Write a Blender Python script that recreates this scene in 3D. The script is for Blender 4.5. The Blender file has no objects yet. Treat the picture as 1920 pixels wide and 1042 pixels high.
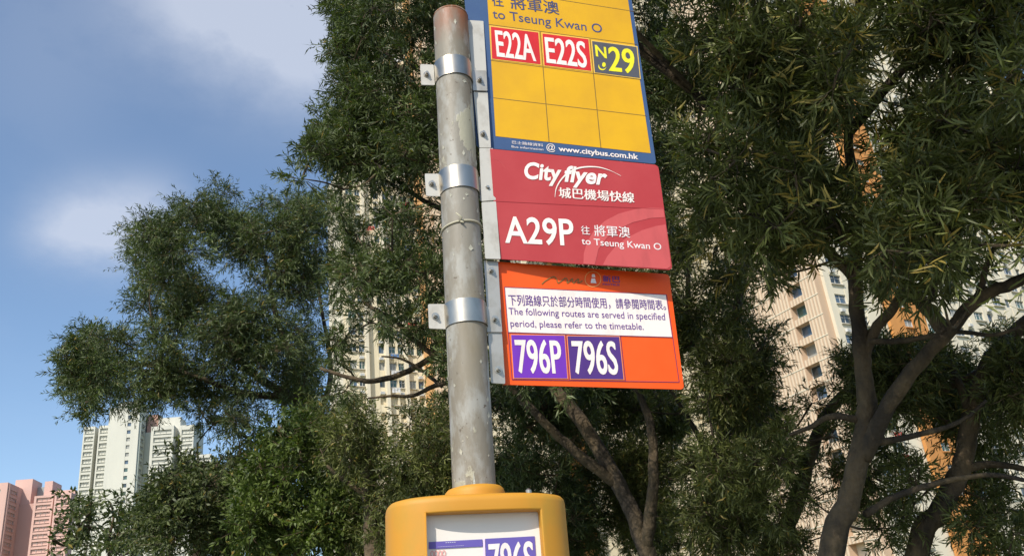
import bpy, math, random
import numpy as np
from mathutils import Vector, Matrix

random.seed(7)
rng = np.random.default_rng(11)
C = bpy.context.scene.collection
SC = bpy.context.scene

# ------------------------------------------------------------------ camera
F = 1650.0                       # focal length in photo pixels (photo 1920 x 1042)
PPX, PPY = 960.0, 521.0
_up = np.array([560 - PPX, PPY + 3200.0, -F]); _up /= np.linalg.norm(_up)
_f = np.array([0, 0, -1.0]); _Y = _f - _up * (_f @ _up); _Y /= np.linalg.norm(_Y)
_X = np.cross(_Y, _up)
R = np.stack([_X, _Y, _up])      # camera vector -> world vector
EYE = np.array([0, 0, 1.6])

cd = bpy.data.cameras.new("camera"); cam = bpy.data.objects.new("camera", cd); C.objects.link(cam)
cd.sensor_width = 36; cd.lens = 36 * F / 1920; cd.clip_start = 0.05; cd.clip_end = 6000
cam.matrix_world = Matrix.Translation(Vector(EYE)) @ Matrix([list(r) for r in R]).to_4x4()
SC.camera = cam

def ray(x, y):
    d = R @ np.array([x - PPX, PPY - y, -F]); return d / np.linalg.norm(d)
def at(x, y, dist):
    """point on the line of sight of a photo pixel at this horizontal distance"""
    d = ray(x, y); return EYE + d * (dist / math.hypot(d[0], d[1]))

# ------------------------------------------------------------------ sun, sky, exposure
SUN_EL = math.radians(43)
SUN_DIR = np.array([-0.40, -0.917, 0.0]); SUN_DIR /= np.linalg.norm(SUN_DIR)
sd = SUN_DIR * math.cos(SUN_EL); sd[2] = math.sin(SUN_EL)
ld = bpy.data.lights.new("sun", 'SUN'); ld.energy = 4.2; ld.angle = math.radians(0.5); ld.color = (1.0, 0.93, 0.82)
sun = bpy.data.objects.new("sun", ld); C.objects.link(sun)
sun.rotation_euler = Vector(sd).to_track_quat('Z', 'Y').to_euler(); sun.location = (0, 0, 60)

SC.view_settings.view_transform = 'Standard'; SC.view_settings.look = 'None'
SC.view_settings.exposure = 0.22; SC.view_settings.gamma = 1.0; SC.view_settings.use_curve_mapping = False
SC.render.engine = 'CYCLES'
SC.cycles.max_bounces = 6; SC.cycles.transparent_max_bounces = 8

w = bpy.data.worlds.new("World"); SC.world = w; w.use_nodes = True
N = w.node_tree.nodes; L = w.node_tree.links; N.clear()
out = N.new('ShaderNodeOutputWorld'); bg = N.new('ShaderNodeBackground')
sky = N.new('ShaderNodeTexSky'); sky.sky_type = 'NISHITA'; sky.sun_disc = False
sky.sun_elevation = SUN_EL; sky.sun_rotation = math.atan2(sd[0], sd[1])
sky.air_density = 1.0; sky.dust_density = 0.9; sky.ozone_density = 1.3; sky.altitude = 20
bg.inputs['Strength'].default_value = 0.15
tc = N.new('ShaderNodeTexCoord')
def wm(op, a, b=None, c=None, clamp=False):
    n = N.new('ShaderNodeMath'); n.operation = op; n.use_clamp = clamp
    for i, v in enumerate((a, b, c)):
        if v is None: continue
        if isinstance(v, (int, float)): n.inputs[i].default_value = v
        else: L.new(v, n.inputs[i])
    return n.outputs[0]
def wnoise(scale, detail, rough, loc, sc=(1, 1, 1)):
    mp = N.new('ShaderNodeMapping'); mp.inputs['Location'].default_value = loc; mp.inputs['Scale'].default_value = sc
    L.new(tc.outputs['Generated'], mp.inputs['Vector'])
    n = N.new('ShaderNodeTexNoise'); n.inputs['Scale'].default_value = scale
    n.inputs['Detail'].default_value = detail; n.inputs['Roughness'].default_value = rough
    L.new(mp.outputs[0], n.inputs['Vector']); return n.outputs['Fac']
def wblob(x, y, rad_deg, gain):
    d = ray(x, y); vm = N.new('ShaderNodeVectorMath'); vm.operation = 'DISTANCE'
    nz = N.new('ShaderNodeVectorMath'); nz.operation = 'NORMALIZE'; L.new(tc.outputs['Generated'], nz.inputs[0])
    L.new(nz.outputs[0], vm.inputs[0]); vm.inputs[1].default_value = tuple(d)
    q = wm('DIVIDE', vm.outputs['Value'], math.radians(rad_deg))
    q = wm('MULTIPLY', q, q); q = wm('MULTIPLY', q, -1.0); e = wm('EXPONENT', q)
    return wm('MULTIPLY', e, gain)
# soft cloud puffs where they hang, and thin scattered cloud all round
blobs = [(520, 0, 5.2, .50), (420, 20, 4.4, .36), (600, 80, 4.6, .46), (330, -10, 3.6, .35), (560, -160, 8, .8), (640, 30, 4, .5),
         (170, 425, 2.5, .75), (110, 440, 1.9, .5), (225, 435, 2.3, .60), (290, 400, 2.4, .60), (40, 420, 2.2, .1), (75, 190, 4.5, .12), (70, 0, 5, .15)]
acc = None
for b in blobs:
    o = wblob(*b); acc = o if acc is None else wm('ADD', acc, o)
n1 = wnoise(6.0, 6, .62, (0.3, 1.1, 2.2), (1, 1, 1.6))
n1 = wm('MULTIPLY_ADD', n1, 2.2, -0.30, clamp=True)
near = wm('MULTIPLY', acc, n1)
n2 = wnoise(2.4, 7, .6, (4.3, 0.4, 1.7), (1, 1, 2.2)); n2 = wm('MULTIPLY_ADD', n2, 2.0, -1.20, clamp=True)
mask = wm('MULTIPLY_ADD', n2, .18, near, clamp=True); mask = wm('MULTIPLY', mask, .68)
mix = N.new('ShaderNodeMixRGB'); mix.inputs['Color2'].default_value = (4.1, 4.4, 5.1, 1)
tint = N.new('ShaderNodeMixRGB'); tint.blend_type = 'MULTIPLY'; tint.inputs[0].default_value = 1; tint.inputs['Color2'].default_value = (1.0, 1.05, 1.07, 1)
L.new(sky.outputs[0], tint.inputs['Color1'])
L.new(mask, mix.inputs['Fac']); L.new(tint.outputs[0], mix.inputs['Color1'])
L.new(mix.outputs[0], bg.inputs['Color']); L.new(bg.outputs[0], out.inputs['Surface'])

# ------------------------------------------------------------------ materials
MATS = {}
def mat(name, col, rough=.6, metal=0, noise=None, bump=None, spec=.5, coat=0):
    """noise=(scale, colour2, lo, hi, stretch)  bump=(scale, strength)"""
    if name in MATS: return MATS[name]
    m = bpy.data.materials.new(name); m.use_nodes = True; t = m.node_tree; b = t.nodes['Principled BSDF']
    b.inputs['Base Color'].default_value = (*col, 1); b.inputs['Roughness'].default_value = rough
    b.inputs['Metallic'].default_value = metal; b.inputs['Specular IOR Level'].default_value = spec
    b.inputs['Coat Weight'].default_value = coat
    if noise or bump:
        tcn = t.nodes.new('ShaderNodeTexCoord')
    if noise:
        sc, c2, lo, hi, st = noise
        mp = t.nodes.new('ShaderNodeMapping'); mp.inputs['Scale'].default_value = st; t.links.new(tcn.outputs['Object'], mp.inputs[0])
        n = t.nodes.new('ShaderNodeTexNoise'); n.inputs['Scale'].default_value = sc; n.inputs['Detail'].default_value = 6
        n.inputs['Roughness'].default_value = .62; t.links.new(mp.outputs[0], n.inputs['Vector'])
        mr = t.nodes.new('ShaderNodeMapRange'); mr.inputs['From Min'].default_value = lo; mr.inputs['From Max'].default_value = hi
        t.links.new(n.outputs['Fac'], mr.inputs['Value'])
        mx = t.nodes.new('ShaderNodeMixRGB'); mx.inputs['Color1'].default_value = (*col, 1); mx.inputs['Color2'].default_value = (*c2, 1)
        t.links.new(mr.outputs[0], mx.inputs['Fac']); t.links.new(mx.outputs[0], b.inputs['Base Color'])
    if bump:
        n = t.nodes.new('ShaderNodeTexNoise'); n.inputs['Scale'].default_value = bump[0]; n.inputs['Detail'].default_value = 5
        t.links.new(tcn.outputs['Object'], n.inputs['Vector'])
        bp = t.nodes.new('ShaderNodeBump'); bp.inputs['Strength'].default_value = bump[1]; bp.inputs['Distance'].default_value = bump[2] if len(bump) > 2 else .01
        t.links.new(n.outputs['Fac'], bp.inputs['Height']); t.links.new(bp.outputs[0], b.inputs['Normal'])
    MATS[name] = m; return m

def leaf_mat(name, c1, c2, trans):
    m = bpy.data.materials.new(name); m.use_nodes = True; t = m.node_tree; n = t.nodes; b = n['Principled BSDF']
    a = n.new('ShaderNodeAttribute'); a.attribute_name = 'tone'
    mx = n.new('ShaderNodeValToRGB'); e = mx.color_ramp.elements; e[0].position = 0; e[0].color = (*c1, 1); e[1].position = .93; e[1].color = (*c2, 1)
    y = e.new(.97); y.color = (.26, .19, .045, 1)
    t.links.new(a.outputs['Fac'], mx.inputs['Fac']); t.links.new(mx.outputs[0], b.inputs['Base Color'])
    b.inputs['Roughness'].default_value = .48; b.inputs['Specular IOR Level'].default_value = .28
    tr = n.new('ShaderNodeBsdfTranslucent'); tm = n.new('ShaderNodeMixRGB'); tm.blend_type = 'MULTIPLY'; tm.inputs[0].default_value = 1
    tm.inputs['Color2'].default_value = (1.2, 1.5, .5, 1); t.links.new(mx.outputs[0], tm.inputs['Color1']); t.links.new(tm.outputs[0], tr.inputs['Color'])
    ms = n.new('ShaderNodeMixShader'); ms.inputs[0].default_value = trans
    t.links.new(b.outputs[0], ms.inputs[1]); t.links.new(tr.outputs[0], ms.inputs[2]); t.links.new(ms.outputs[0], n['Material Output'].inputs['Surface'])
    return m

# ------------------------------------------------------------------ object helpers
def tag(o, label=None, cat=None, group=None, kind=None):
    if label: o['label'] = label
    if cat: o['category'] = cat
    if group: o['group'] = group
    if kind: o['kind'] = kind
    return o
def base_of(p):
    while p.parent: p = p.parent
    return np.array(p.location)
def thing(name, loc, label, cat, group=None):
    o = bpy.data.objects.new(name, None); C.objects.link(o); o.location = tuple(loc); o.empty_display_size = .2
    return tag(o, label, cat, group)
def mk(name, V, Fc, m, parent=None, smooth=False, label=None, kind=None):
    """one mesh object from world-space vertices"""
    V = np.asarray(V, dtype=float)
    if parent is not None: V = V - base_of(parent)
    me = bpy.data.meshes.new(name); me.from_pydata([tuple(v) for v in V], [], [tuple(int(i) for i in f) for f in Fc]); me.update()
    if smooth: me.polygons.foreach_set('use_smooth', [True] * len(me.polygons))
    if m: me.materials.append(m)
    o = bpy.data.objects.new(name, me); C.objects.link(o)
    if parent is not None: o.parent = parent
    if label: o['label'] = label
    if kind: o['kind'] = kind
    return o
def mk_np(name, V, Q, m, parent=None, tone=None, smooth=False, kind=None):
    """fast mesh from numpy triangles; Q (n,3)"""
    if parent is not None: V = V - base_of(parent)
    me = bpy.data.meshes.new(name); n = len(Q); me.vertices.add(len(V)); me.vertices.foreach_set('co', V.astype(np.float32).ravel())
    me.loops.add(n * 3); me.loops.foreach_set('vertex_index', Q.astype(np.int32).ravel())
    me.polygons.add(n); me.polygons.foreach_set('loop_start', np.arange(n, dtype=np.int32) * 3)
    me.polygons.foreach_set('loop_total', np.full(n, 3, dtype=np.int32))
    if smooth: me.polygons.foreach_set('use_smooth', np.ones(n, dtype=bool))
    me.update()
    if tone is not None:
        a = me.attributes.new('tone', 'FLOAT', 'POINT'); a.data.foreach_set('value', tone.astype(np.float32))
    me.materials.append(m); o = bpy.data.objects.new(name, me); C.objects.link(o)
    if parent is not None: o.parent = parent
    if kind: o['kind'] = kind
    return o

class MB:
    def __init__(s): s.V = []; s.F = []
    def add(s, V, Fc):
        k = len(s.V); s.V += [tuple(v) for v in V]; s.F += [tuple(i + k for i in f) for f in Fc]; return s
    def box(s, o, a, b, c):
        """corner o and three edge vectors"""
        o, a, b, c = map(np.array, (o, a, b, c))
        V = [o, o + a, o + a + b, o + b, o + c, o + a + c, o + a + b + c, o + b + c]
        return s.add(V, [(0, 3, 2, 1), (4, 5, 6, 7), (0, 1, 5, 4), (1, 2, 6, 5), (2, 3, 7, 6), (3, 0, 4, 7)])
    def build(s, name, m, parent=None, **k): return mk(name, s.V, s.F, m, parent, **k)

def tube(mb, pts, rad, seg=8, cap=True, wob=0):
    pts = np.array(pts, float); n = len(pts); V = []; Fc = []
    t0 = pts[1] - pts[0]; ref = np.array([1, 0, 0.]) if abs(t0[0]) < .8 * np.linalg.norm(t0) else np.array([0, 1., 0])
    for i in range(n):
        t = pts[min(i + 1, n - 1)] - pts[max(i - 1, 0)]; t /= np.linalg.norm(t) + 1e-9
        a = ref - t * (ref @ t); a /= np.linalg.norm(a) + 1e-9; b = np.cross(t, a); ref = a
        r = rad[i] if hasattr(rad, '__len__') else rad
        for k in range(seg):
            th = 2 * math.pi * k / seg; rr = r * (1 + (random.uniform(-wob, wob) if wob else 0))
            V.append(pts[i] + (a * math.cos(th) + b * math.sin(th)) * rr)
    for i in range(n - 1):
        for k in range(seg):
            k2 = (k + 1) % seg; Fc.append((i * seg + k, i * seg + k2, (i + 1) * seg + k2, (i + 1) * seg + k))
    if cap: Fc.append(tuple(range(seg))[::-1]); Fc.append(tuple((n - 1) * seg + k for k in range(seg)))
    return mb.add(V, Fc)
def spline(P, m=6):
    P = [np.array(p, float) for p in P]; Q = [2 * P[0] - P[1]] + P + [2 * P[-1] - P[-2]]; o = []
    for i in range(1, len(Q) - 2):
        for k in range(m):
            t = k / m; a, b, c, d = Q[i - 1:i + 3]
            o.append(.5 * ((2 * b) + (-a + c) * t + (2 * a - 5 * b + 4 * c - d) * t * t + (-a + 3 * b - 3 * c + d) * t ** 3))
    o.append(P[-1]); return o

# ================================================================== GROUND AND ROAD
def sheet(name, x0, x1, y0, y1, z, m, nx=1, ny=1):
    V = []; Fc = []
    for j in range(ny + 1):
        for i in range(nx + 1): V.append((x0 + (x1 - x0) * i / nx, y0 + (y1 - y0) * j / ny, z))
    for j in range(ny):
        for i in range(nx): a = j * (nx + 1) + i; Fc.append((a, a + 1, a + nx + 2, a + nx + 1))
    o = mk(name, V, Fc, m); o['kind'] = 'structure'; return o
grass = mat('ground_soil', (.10, .10, .05), .95, noise=(.8, (.05, .08, .03), .4, .6, (1, 1, 1)), bump=(30, .5, .03))
sheet('ground', -3000, 3000, -3000, 3000, -.02, grass, 4, 4)
concrete = mat('concrete_paving', (.33, .32, .30), .9, noise=(3, (.24, .23, .21), .35, .7, (1, 1, 1)), bump=(60, .3, .004))
asphalt = mat('asphalt', (.05, .05, .052), .9, noise=(40, (.075, .075, .075), .4, .65, (1, 1, 1)), bump=(220, .5, .004))
white_paint = mat('road_paint', (.72, .72, .68), .7, noise=(30, (.4, .4, .38), .55, .75, (1, 1, 1)))
sheet('road', -60, 60, -9.0, -1.2, -.012, asphalt)
pv = sheet('pavement', -60, 60, -1.05, 4.0, .12, concrete)
kb = MB().box((-60, -1.2, -.02), (120, 0, 0), (0, .15, 0), (0, 0, .145)); tag(kb.build('kerb', mat('kerb_concrete', (.4, .39, .36), .9, bump=(80, .3))), kind='structure')
mk_ = MB()
for i in range(20): mk_.box((-58 + i * 6, -5.15, -.008), (3, 0, 0), (0, .1, 0), (0, 0, .004))
tag(mk_.build('road_marking', white_paint), kind='structure')
jt = MB()
for i in range(60): jt.box((-30 + i, -1.0, .121), (.008, 0, 0), (0, 5.0, 0), (0, 0, .002))
tag(jt.build('pavement_joints', mat('joint_dark', (.08, .08, .075), .95)), kind='structure')

# ================================================================== FAR AND NEAR TOWERS
Z3 = np.array([0, 0, 1.0])
U2 = np.array([.875, .485, 0]); U2 /= np.linalg.norm(U2)     # direction of the faces that run away to the right
V2 = np.array([-U2[1], U2[0], 0])                             # direction of the faces that run away to the left
def hit(px, py, P, D):
    """distance along a vertical plane (through P, along D) where the line of sight lands; and the height"""
    d = ray(px, py); n = np.array([-D[1], D[0], 0]); t = ((P - EYE) @ n) / (d @ n); q = EYE + d * t
    return float((q - P) @ D), float(q[2])

def window_mesh(wd, ht, kind):
    """a casement frame in local x (width), -y (out), z; returned as mesh data, and its pane mesh"""
    mb = MB(); f = .07; dpt = .10
    def bx(x0, x1, z0, z1, y0=-dpt, y1=0): mb.box((x0, y0, z0), (x1 - x0, 0, 0), (0, y1 - y0, 0), (0, 0, z1 - z0))
    bx(0, f, 0, ht); bx(wd - f, wd, 0, ht); bx(f, wd - f, 0, f); bx(f, wd - f, ht - f, ht)
    n = 3 if kind == 'triple' else (2 if kind == 'double' else 1)
    for k in range(1, n): x = wd * k / n; bx(x - f / 2, x + f / 2, f, ht - f)
    if n > 1: bx(f, wd - f, ht * .68 - .02, ht * .68 + .03, -dpt * .8, -.01)
    me = bpy.data.meshes.new('window'); me.from_pydata(mb.V, [], mb.F); me.update()
    pm = bpy.data.meshes.new('pane'); pm.from_pydata([(f, -.03, f), (wd - f, -.03, f), (wd - f, -.03, ht - f), (f, -.03, ht - f)], [], [(0, 1, 2, 3)]); pm.update()
    return me, pm
glass = [mat('glass_dark', (.035, .05, .055), .12, spec=.8), mat('glass_green', (.06, .12, .10), .15, spec=.8),
         mat('glass_curtain', (.30, .30, .27), .35), mat('glass_blue', (.07, .11, .16), .12, spec=.8)]
frame_alu = mat('window_frame_metal', (.55, .56, .55), .5, noise=(4, (.4, .4, .4), .4, .7, (1, 1, 1)))
WCACHE = {}
def put_window(parent, P, D, wd, ht, kind, seed, panes=True, fm=None):
    key = (round(wd, 2), round(ht, 2), kind, fm.name if fm else '')
    if key not in WCACHE:
        me, pm = window_mesh(wd, ht, kind); me.materials.append(fm or frame_alu)
        pms = []
        for g in glass: q = pm.copy(); q.materials.append(g); pms.append(q)
        WCACHE[key] = (me, pms)
    me, pms = WCACHE[key]
    o = bpy.data.objects.new('window', me); C.objects.link(o); o.parent = parent
    o.location = tuple(P - base_of(parent)); o.rotation_euler = (0, 0, math.atan2(D[1], D[0]))
    if panes:
        p = bpy.data.objects.new('pane', pms[seed % len(pms)]); C.objects.link(p); p.parent = o
    return o

def facade(parent, P, D, width, z0, z1, fh, bays, wallmat, slabmat, win_h=1.35, depth=.45, wins=True, first_z=0, extras=None, panes=True, fm=None, skip=None):
    """a face along D from P. bays: list of (start, end, kind) openings in metres. Piers between them and a spandrel on each floor stand proud
    of the back wall by depth, so that every opening is a real recess."""
    nrm = np.array([D[1], -D[0], 0])         # outwards
    wall = MB(); edges = [0.0]
    for a, b, k in bays: edges += [a, b]
    edges.append(width)
    for i in range(0, len(edges), 2):
        a, b = edges[i], edges[i + 1]
        if b - a > .02: wall.box(P + D * a + Z3 * z0, D * (b - a), -nrm * -depth, Z3 * (z1 - z0))
    nfl = int((z1 - z0) / fh)
    for a, b, k in bays:
        for f in range(nfl + 1):
            zb = z0 + f * fh; zt = zb + (fh - win_h)
            if f == nfl: zt = z1
            wall.box(P + D * (a - .0) + Z3 * zb + nrm * .0, D * (b - a), nrm * (depth - .06), Z3 * max(.1, min(zt, z1) - zb))
    wall.build('wall', wallmat, parent)
    sl = MB()
    for a, b, k in bays:
        for f in range(1, nfl + 1):
            zt = z0 + f * fh + (fh - win_h)
            if zt > z1 - 1: continue
            if k != 'single': sl.box(P + D * (a - .12) + Z3 * (zt - .14) + nrm * (depth + .002), D * (b - a + .24), nrm * .22, Z3 * .12)
    if sl.V: sl.build('ledges', slabmat, parent, kind='stuff')
    cnt = 0
    for f in range(nfl - 1, -1, -1):
        for a, b, k in bays:
            zt = z0 + f * fh + (fh - win_h)
            if zt < first_z or zt + win_h > z1: continue
            if wins and (skip is None or not skip(a, zt)):
                put_window(parent, P + D * a + Z3 * zt + nrm * .16, D, b - a, win_h, k, random.randrange(40) % 4, panes, fm); cnt += 1
    return cnt

def block(parent, P, D, width, depthv, z0, z1, m, name='core'):
    """solid body behind the facades"""
    back = np.array([-D[1], D[0], 0])
    return MB().box(P + Z3 * z0 + D * .01 + back * .01, D * (width - .02), back * depthv, Z3 * (z1 - z0)).build(name, m, parent)

cream = mat('cream_render', (.70, .61, .43), .85, noise=(.25, (.63, .55, .39), .35, .7, (1, 1, .3)))
cream_pale = mat('pale_cream_render', (.68, .62, .48), .85, noise=(.25, (.60, .54, .42), .35, .7, (1, 1, .3)))
orange_wall = mat('orange_render', (.58, .26, .07), .8, noise=(.5, (.48, .21, .06), .35, .7, (1, 1, .3)))
ledge_m = mat('ledge_concrete', (.5, .46, .38), .9)
def ribbed(name, c1, c2, scale):
    m = bpy.data.materials.new(name); m.use_nodes = True; t = m.node_tree; b = t.nodes['Principled BSDF']; b.inputs['Roughness'].default_value = .85
    tcn = t.nodes.new('ShaderNodeTexCoord'); mp = t.nodes.new('ShaderNodeMapping'); t.links.new(tcn.outputs['Object'], mp.inputs[0])
    mp.inputs['Rotation'].default_value = (0, 0, -math.atan2(V2[1], V2[0]))
    wv = t.nodes.new('ShaderNodeTexWave'); wv.bands_direction = 'X'; wv.inputs['Scale'].default_value = scale; wv.inputs['Distortion'].default_value = .0
    t.links.new(mp.outputs[0], wv.inputs['Vector'])
    mx = t.nodes.new('ShaderNodeMixRGB'); mx.inputs['Color1'].default_value = (*c1, 1); mx.inputs['Color2'].default_value = (*c2, 1)
    t.links.new(wv.outputs['Fac'], mx.inputs['Fac']); t.links.new(mx.outputs[0], b.inputs['Base Color'])
    bp = t.nodes.new('ShaderNodeBump'); bp.inputs['Strength'].default_value = .6; bp.inputs['Distance'].default_value = .08
    t.links.new(wv.outputs['Fac'], bp.inputs['Height']); t.links.new(bp.outputs[0], b.inputs['Normal']); return m
pinkwall = ribbed('ribbed_pink_beige_wall', (.52, .37, .25), (.63, .51, .37), .55)
dark_void = mat('recess_dark', (.05, .045, .04), .9)
ac_m = mat('air_conditioner_white', (.62, .62, .6), .6, noise=(3, (.45, .45, .43), .4, .7, (1, 1, 1)))
def ac_unit(parent, P, D):
    nrm = np.array([D[1], -D[0], 0]); mb = MB().box(P, D * .7, nrm * .35, Z3 * .42)
    for k in range(4): mb.box(P + D * .05 + nrm * .352 + Z3 * (.05 + k * .09), D * .6, nrm * .015, Z3 * .04)
    return mb.build('air_conditioner', ac_m, parent)
def bolt_on_cloth(parent, P, D, m):
    nrm = np.array([D[1], -D[0], 0]); mb = MB()
    mb.box(P, D * 1.5, nrm * .03, Z3 * .03); mb.box(P + nrm * .5, D * 1.5, nrm * .03, Z3 * .03)
    mb.box(P, D * .03, nrm * .5, Z3 * .03); mb.box(P + D * 1.47, D * .03, nrm * .5, Z3 * .03)
    r = mb.build('drying_rack', frame_alu, parent)
    k = MB()
    for q in range(3): k.box(P + D * (.1 + q * .45) + nrm * (.15 + .1 * q) + Z3 * (-.75), D * .38, nrm * .02, Z3 * .75)
    k.build('laundry', m, r)
cloths = [mat('cloth_red', (.45, .06, .05), .9), mat('cloth_blue', (.12, .22, .42), .9), mat('cloth_white', (.65, .65, .65), .9)]

# --- tower behind the pole, cream with an orange stripe
Pa = at(646, 600, 132.0); Pa[2] = 0
s1, _ = hit(800, 800, Pa, U2); s2, _ = hit(813, 800, Pa, U2)
T1 = thing('apartment_tower', Pa, 'cream apartment tower with an orange vertical stripe seen through branches left of the pole', 'apartment tower')
sw, _ = hit(678, 200, Pa, U2); _, zcap = hit(640, 318, Pa, U2)
block(T1, Pa, U2, sw, 7, 0, zcap, cream); block(T1, Pa + U2 * sw, U2, s2 - sw, 12, 0, 128, cream)
nb = 4; bw = s1 / nb; bays = []
for k in range(nb):
    bays.append((k * bw + .45, k * bw + bw * .54, 'double')); bays.append((k * bw + bw * .64, k * bw + bw * .94, 'single' if k % 2 else 'double'))
b_low = [b for b in bays if b[1] < sw - .1] or [(.6, sw - .5, 'double')]; b_high = [(a - sw, b - sw, k) for a, b, k in bays if a > sw + .1]
facade(T1, Pa, U2, sw, 0, zcap, 2.8, b_low, cream, ledge_m, first_z=42, depth=.5)
facade(T1, Pa + U2 * sw, U2, s1 - sw, 0, 128, 2.8, b_high, cream, ledge_m, first_z=42, depth=.5)
for k in range(1, nb): MB().box(Pa + U2 * (k * bw - .25) + V2 * -1.3, U2 * .5, V2 * .78, Z3 * (zcap if k * bw < sw else 128)).build('fin', cream_pale, T1)
MB().box(Pa + U2 * (sw * .2) + V2 * 1.5 + Z3 * zcap, U2 * sw * .5, V2 * 3, Z3 * 2.2).build('roof_box', cream_pale, T1)
MB().box(Pa + U2 * s1 - V2 * 1.2, U2 * (s2 - s1), V2 * 1.2, Z3 * 128).build('stripe', mat('pale_orange_render', (.62, .36, .15), .8, noise=(.5, (.54, .31, .13), .35, .7, (1, 1, .3))), T1)
for f in range(15, 44):
    for k in range(nb):
        if random.random() < .5 and (k * bw > sw or f * 2.8 < zcap - 4): ac_unit(T1, Pa + U2 * (k * bw + bw * .64) + V2 * -.52 + Z3 * (f * 2.8 + .25), U2)
    if random.random() < .5: bolt_on_cloth(T1, Pa + U2 * (random.randrange(1, nb) * bw + .5) + V2 * -.95 + Z3 * (f * 2.8 + 1.2), U2, random.choice(cloths))
# left end of the tower
facade(T1, Pa + V2 * 7 - U2 * .02, -V2, 7, 0, zcap, 2.8, [(2.0, 3.6, 'double')], cream_pale, ledge_m, first_z=42)
# wing that steps towards the road, with a ribbed wall and recessed windows
Pb = Pa + U2 * (s2 + 7.5) - V2 * 7.5
Pw = Pa + U2 * s2 + V2 * .0
def ribwall(parent, P, D, width, zt, wa, wb, fh=2.8, first=0, m=pinkwall):
    facade(parent, P, D, width, 0, zt, fh, [(wa, wb, 'single')], m, ledge_m, win_h=1.9, depth=1.3, first_z=first)
    nrm = np.array([D[1], -D[0], 0]); s = MB()
    for f in range(1, int(zt / fh)):
        s.box(P + Z3 * (f * fh - .06) + nrm * 1.3, D * wa, nrm * .06, Z3 * .12); s.box(P + D * wb + Z3 * (f * fh - .06) + nrm * 1.3, D * (width - wb), nrm * .06, Z3 * .12)
    s.build('floor_band', cream_pale, parent)
ribwall(T1, Pw + U2 * 1.3, -V2, 9.0, 128, 4.0, 5.8, first=42)
block(T1, Pw - V2 * 9.0 + U2 * .9, U2, 14, 14, 0, 128, cream)
facade(T1, Pw - V2 * 9.0 + U2 * .9, U2, 14, 0, 128, 2.8, [(1, 2.6, 'double'), (4, 6, 'triple'), (8, 9.6, 'double'), (11, 13, 'triple')], cream, ledge_m, first_z=40, panes=False)

# --- middle tower, mostly hidden by the dark trees and the sign
Pm = at(1000, 700, 150.0); Pm[2] = 0
T3 = thing('apartment_tower', Pm, 'cream apartment tower glimpsed through the dark trees under the orange sign', 'apartment tower')
sm, _ = hit(1440, 700, Pm, U2)
block(T3, Pm, U2, sm, 15, 0, 160, cream)
b3 = []; x = 1.2
while x < sm - 3: b3.append((x, x + 1.9, 'double')); x += 3.7
facade(T3, Pm, U2, sm, 0, 160, 2.8, b3, cream, ledge_m, panes=False, first_z=30, skip=lambda a, z: (a * 7 + z) % 3 < 1.2)
MB().box(Pm + U2 * 5 - V2 * 1.3, U2 * 3, V2 * 1.29, Z3 * 160).build('stripe', orange_wall, T3)

# --- right tower: ribbed wall, cream bays and orange stripe
Pc = at(1562, 660, 114.0); Pc[2] = 0
T2 = thing('apartment_tower', Pc, 'tower with ribbed pink beige side wall and recessed windows behind the forked tree trunk', 'apartment tower')
wl = 15.0
Pr = Pc + V2 * wl + U2 * .0; rs, _ = hit(1524, 690, Pr, -V2); print('rib', rs)
ribwall(T2, Pc + V2 * wl + U2 * 1.3, -V2, wl, 135, rs - 1.3, rs + 1.3, first=18)
block(T2, Pc + U2 * 1.32, U2, 60, wl - .1, 0, 135, cream_pale)
so1, _ = hit(1655, 600, Pc, U2); so2, _ = hit(1722, 600, Pc, U2)
bt = []
x = 1.1
while x + 2.4 < so1 - 1.3: bt.append((x, x + 2.1, 'double')); x += 3.1
facade(T2, Pc + U2 * 1.3, U2, so1 - 1.3, 0, 135, 2.8, bt, cream_pale, ledge_m, first_z=12, depth=.5)
bo = [((so2 - so1) * .38, (so2 - so1) * .62, 'double')]
facade(T2, Pc + U2 * so1 - V2 * .6, U2, so2 - so1, 0, 135, 2.8, bo, orange_wall, orange_wall, first_z=12, depth=.5, win_h=1.2)
for f in range(6, 30):
    for (a_, b_, k_) in bt:
        if random.random() < .55: ac_unit(T2, Pc + U2 * (1.3 + a_ + .2) + V2 * -.52 + Z3 * (f * 2.8 + .2), U2)
    if random.random() < .5: bolt_on_cloth(T2, Pc + U2 * (1.3 + random.choice(bt)[0] + .3) + V2 * -.75 + Z3 * (f * 2.8 + 1.1), U2, random.choice(cloths))
br = []; x = 1.0
while x + 3 < 60 - so2: br.append((x, x + 2.2, 'triple')); br.append((x + 3.0, x + 4.2, 'single')); x += 5.4
for f in range(6, 30):
    for (a_, b_, k_) in br[:9]:
        if random.random() < .4: ac_unit(T2, Pc + U2 * (so2 + a_ + .2) + V2 * -.52 + Z3 * (f * 2.8 + .2), U2)
facade(T2, Pc + U2 * so2, U2, 60 - so2, 0, 135, 2.8, br, cream_pale, ledge_m, first_z=12, depth=.5, skip=lambda a, z: z > 78 or a > 38)

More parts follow.
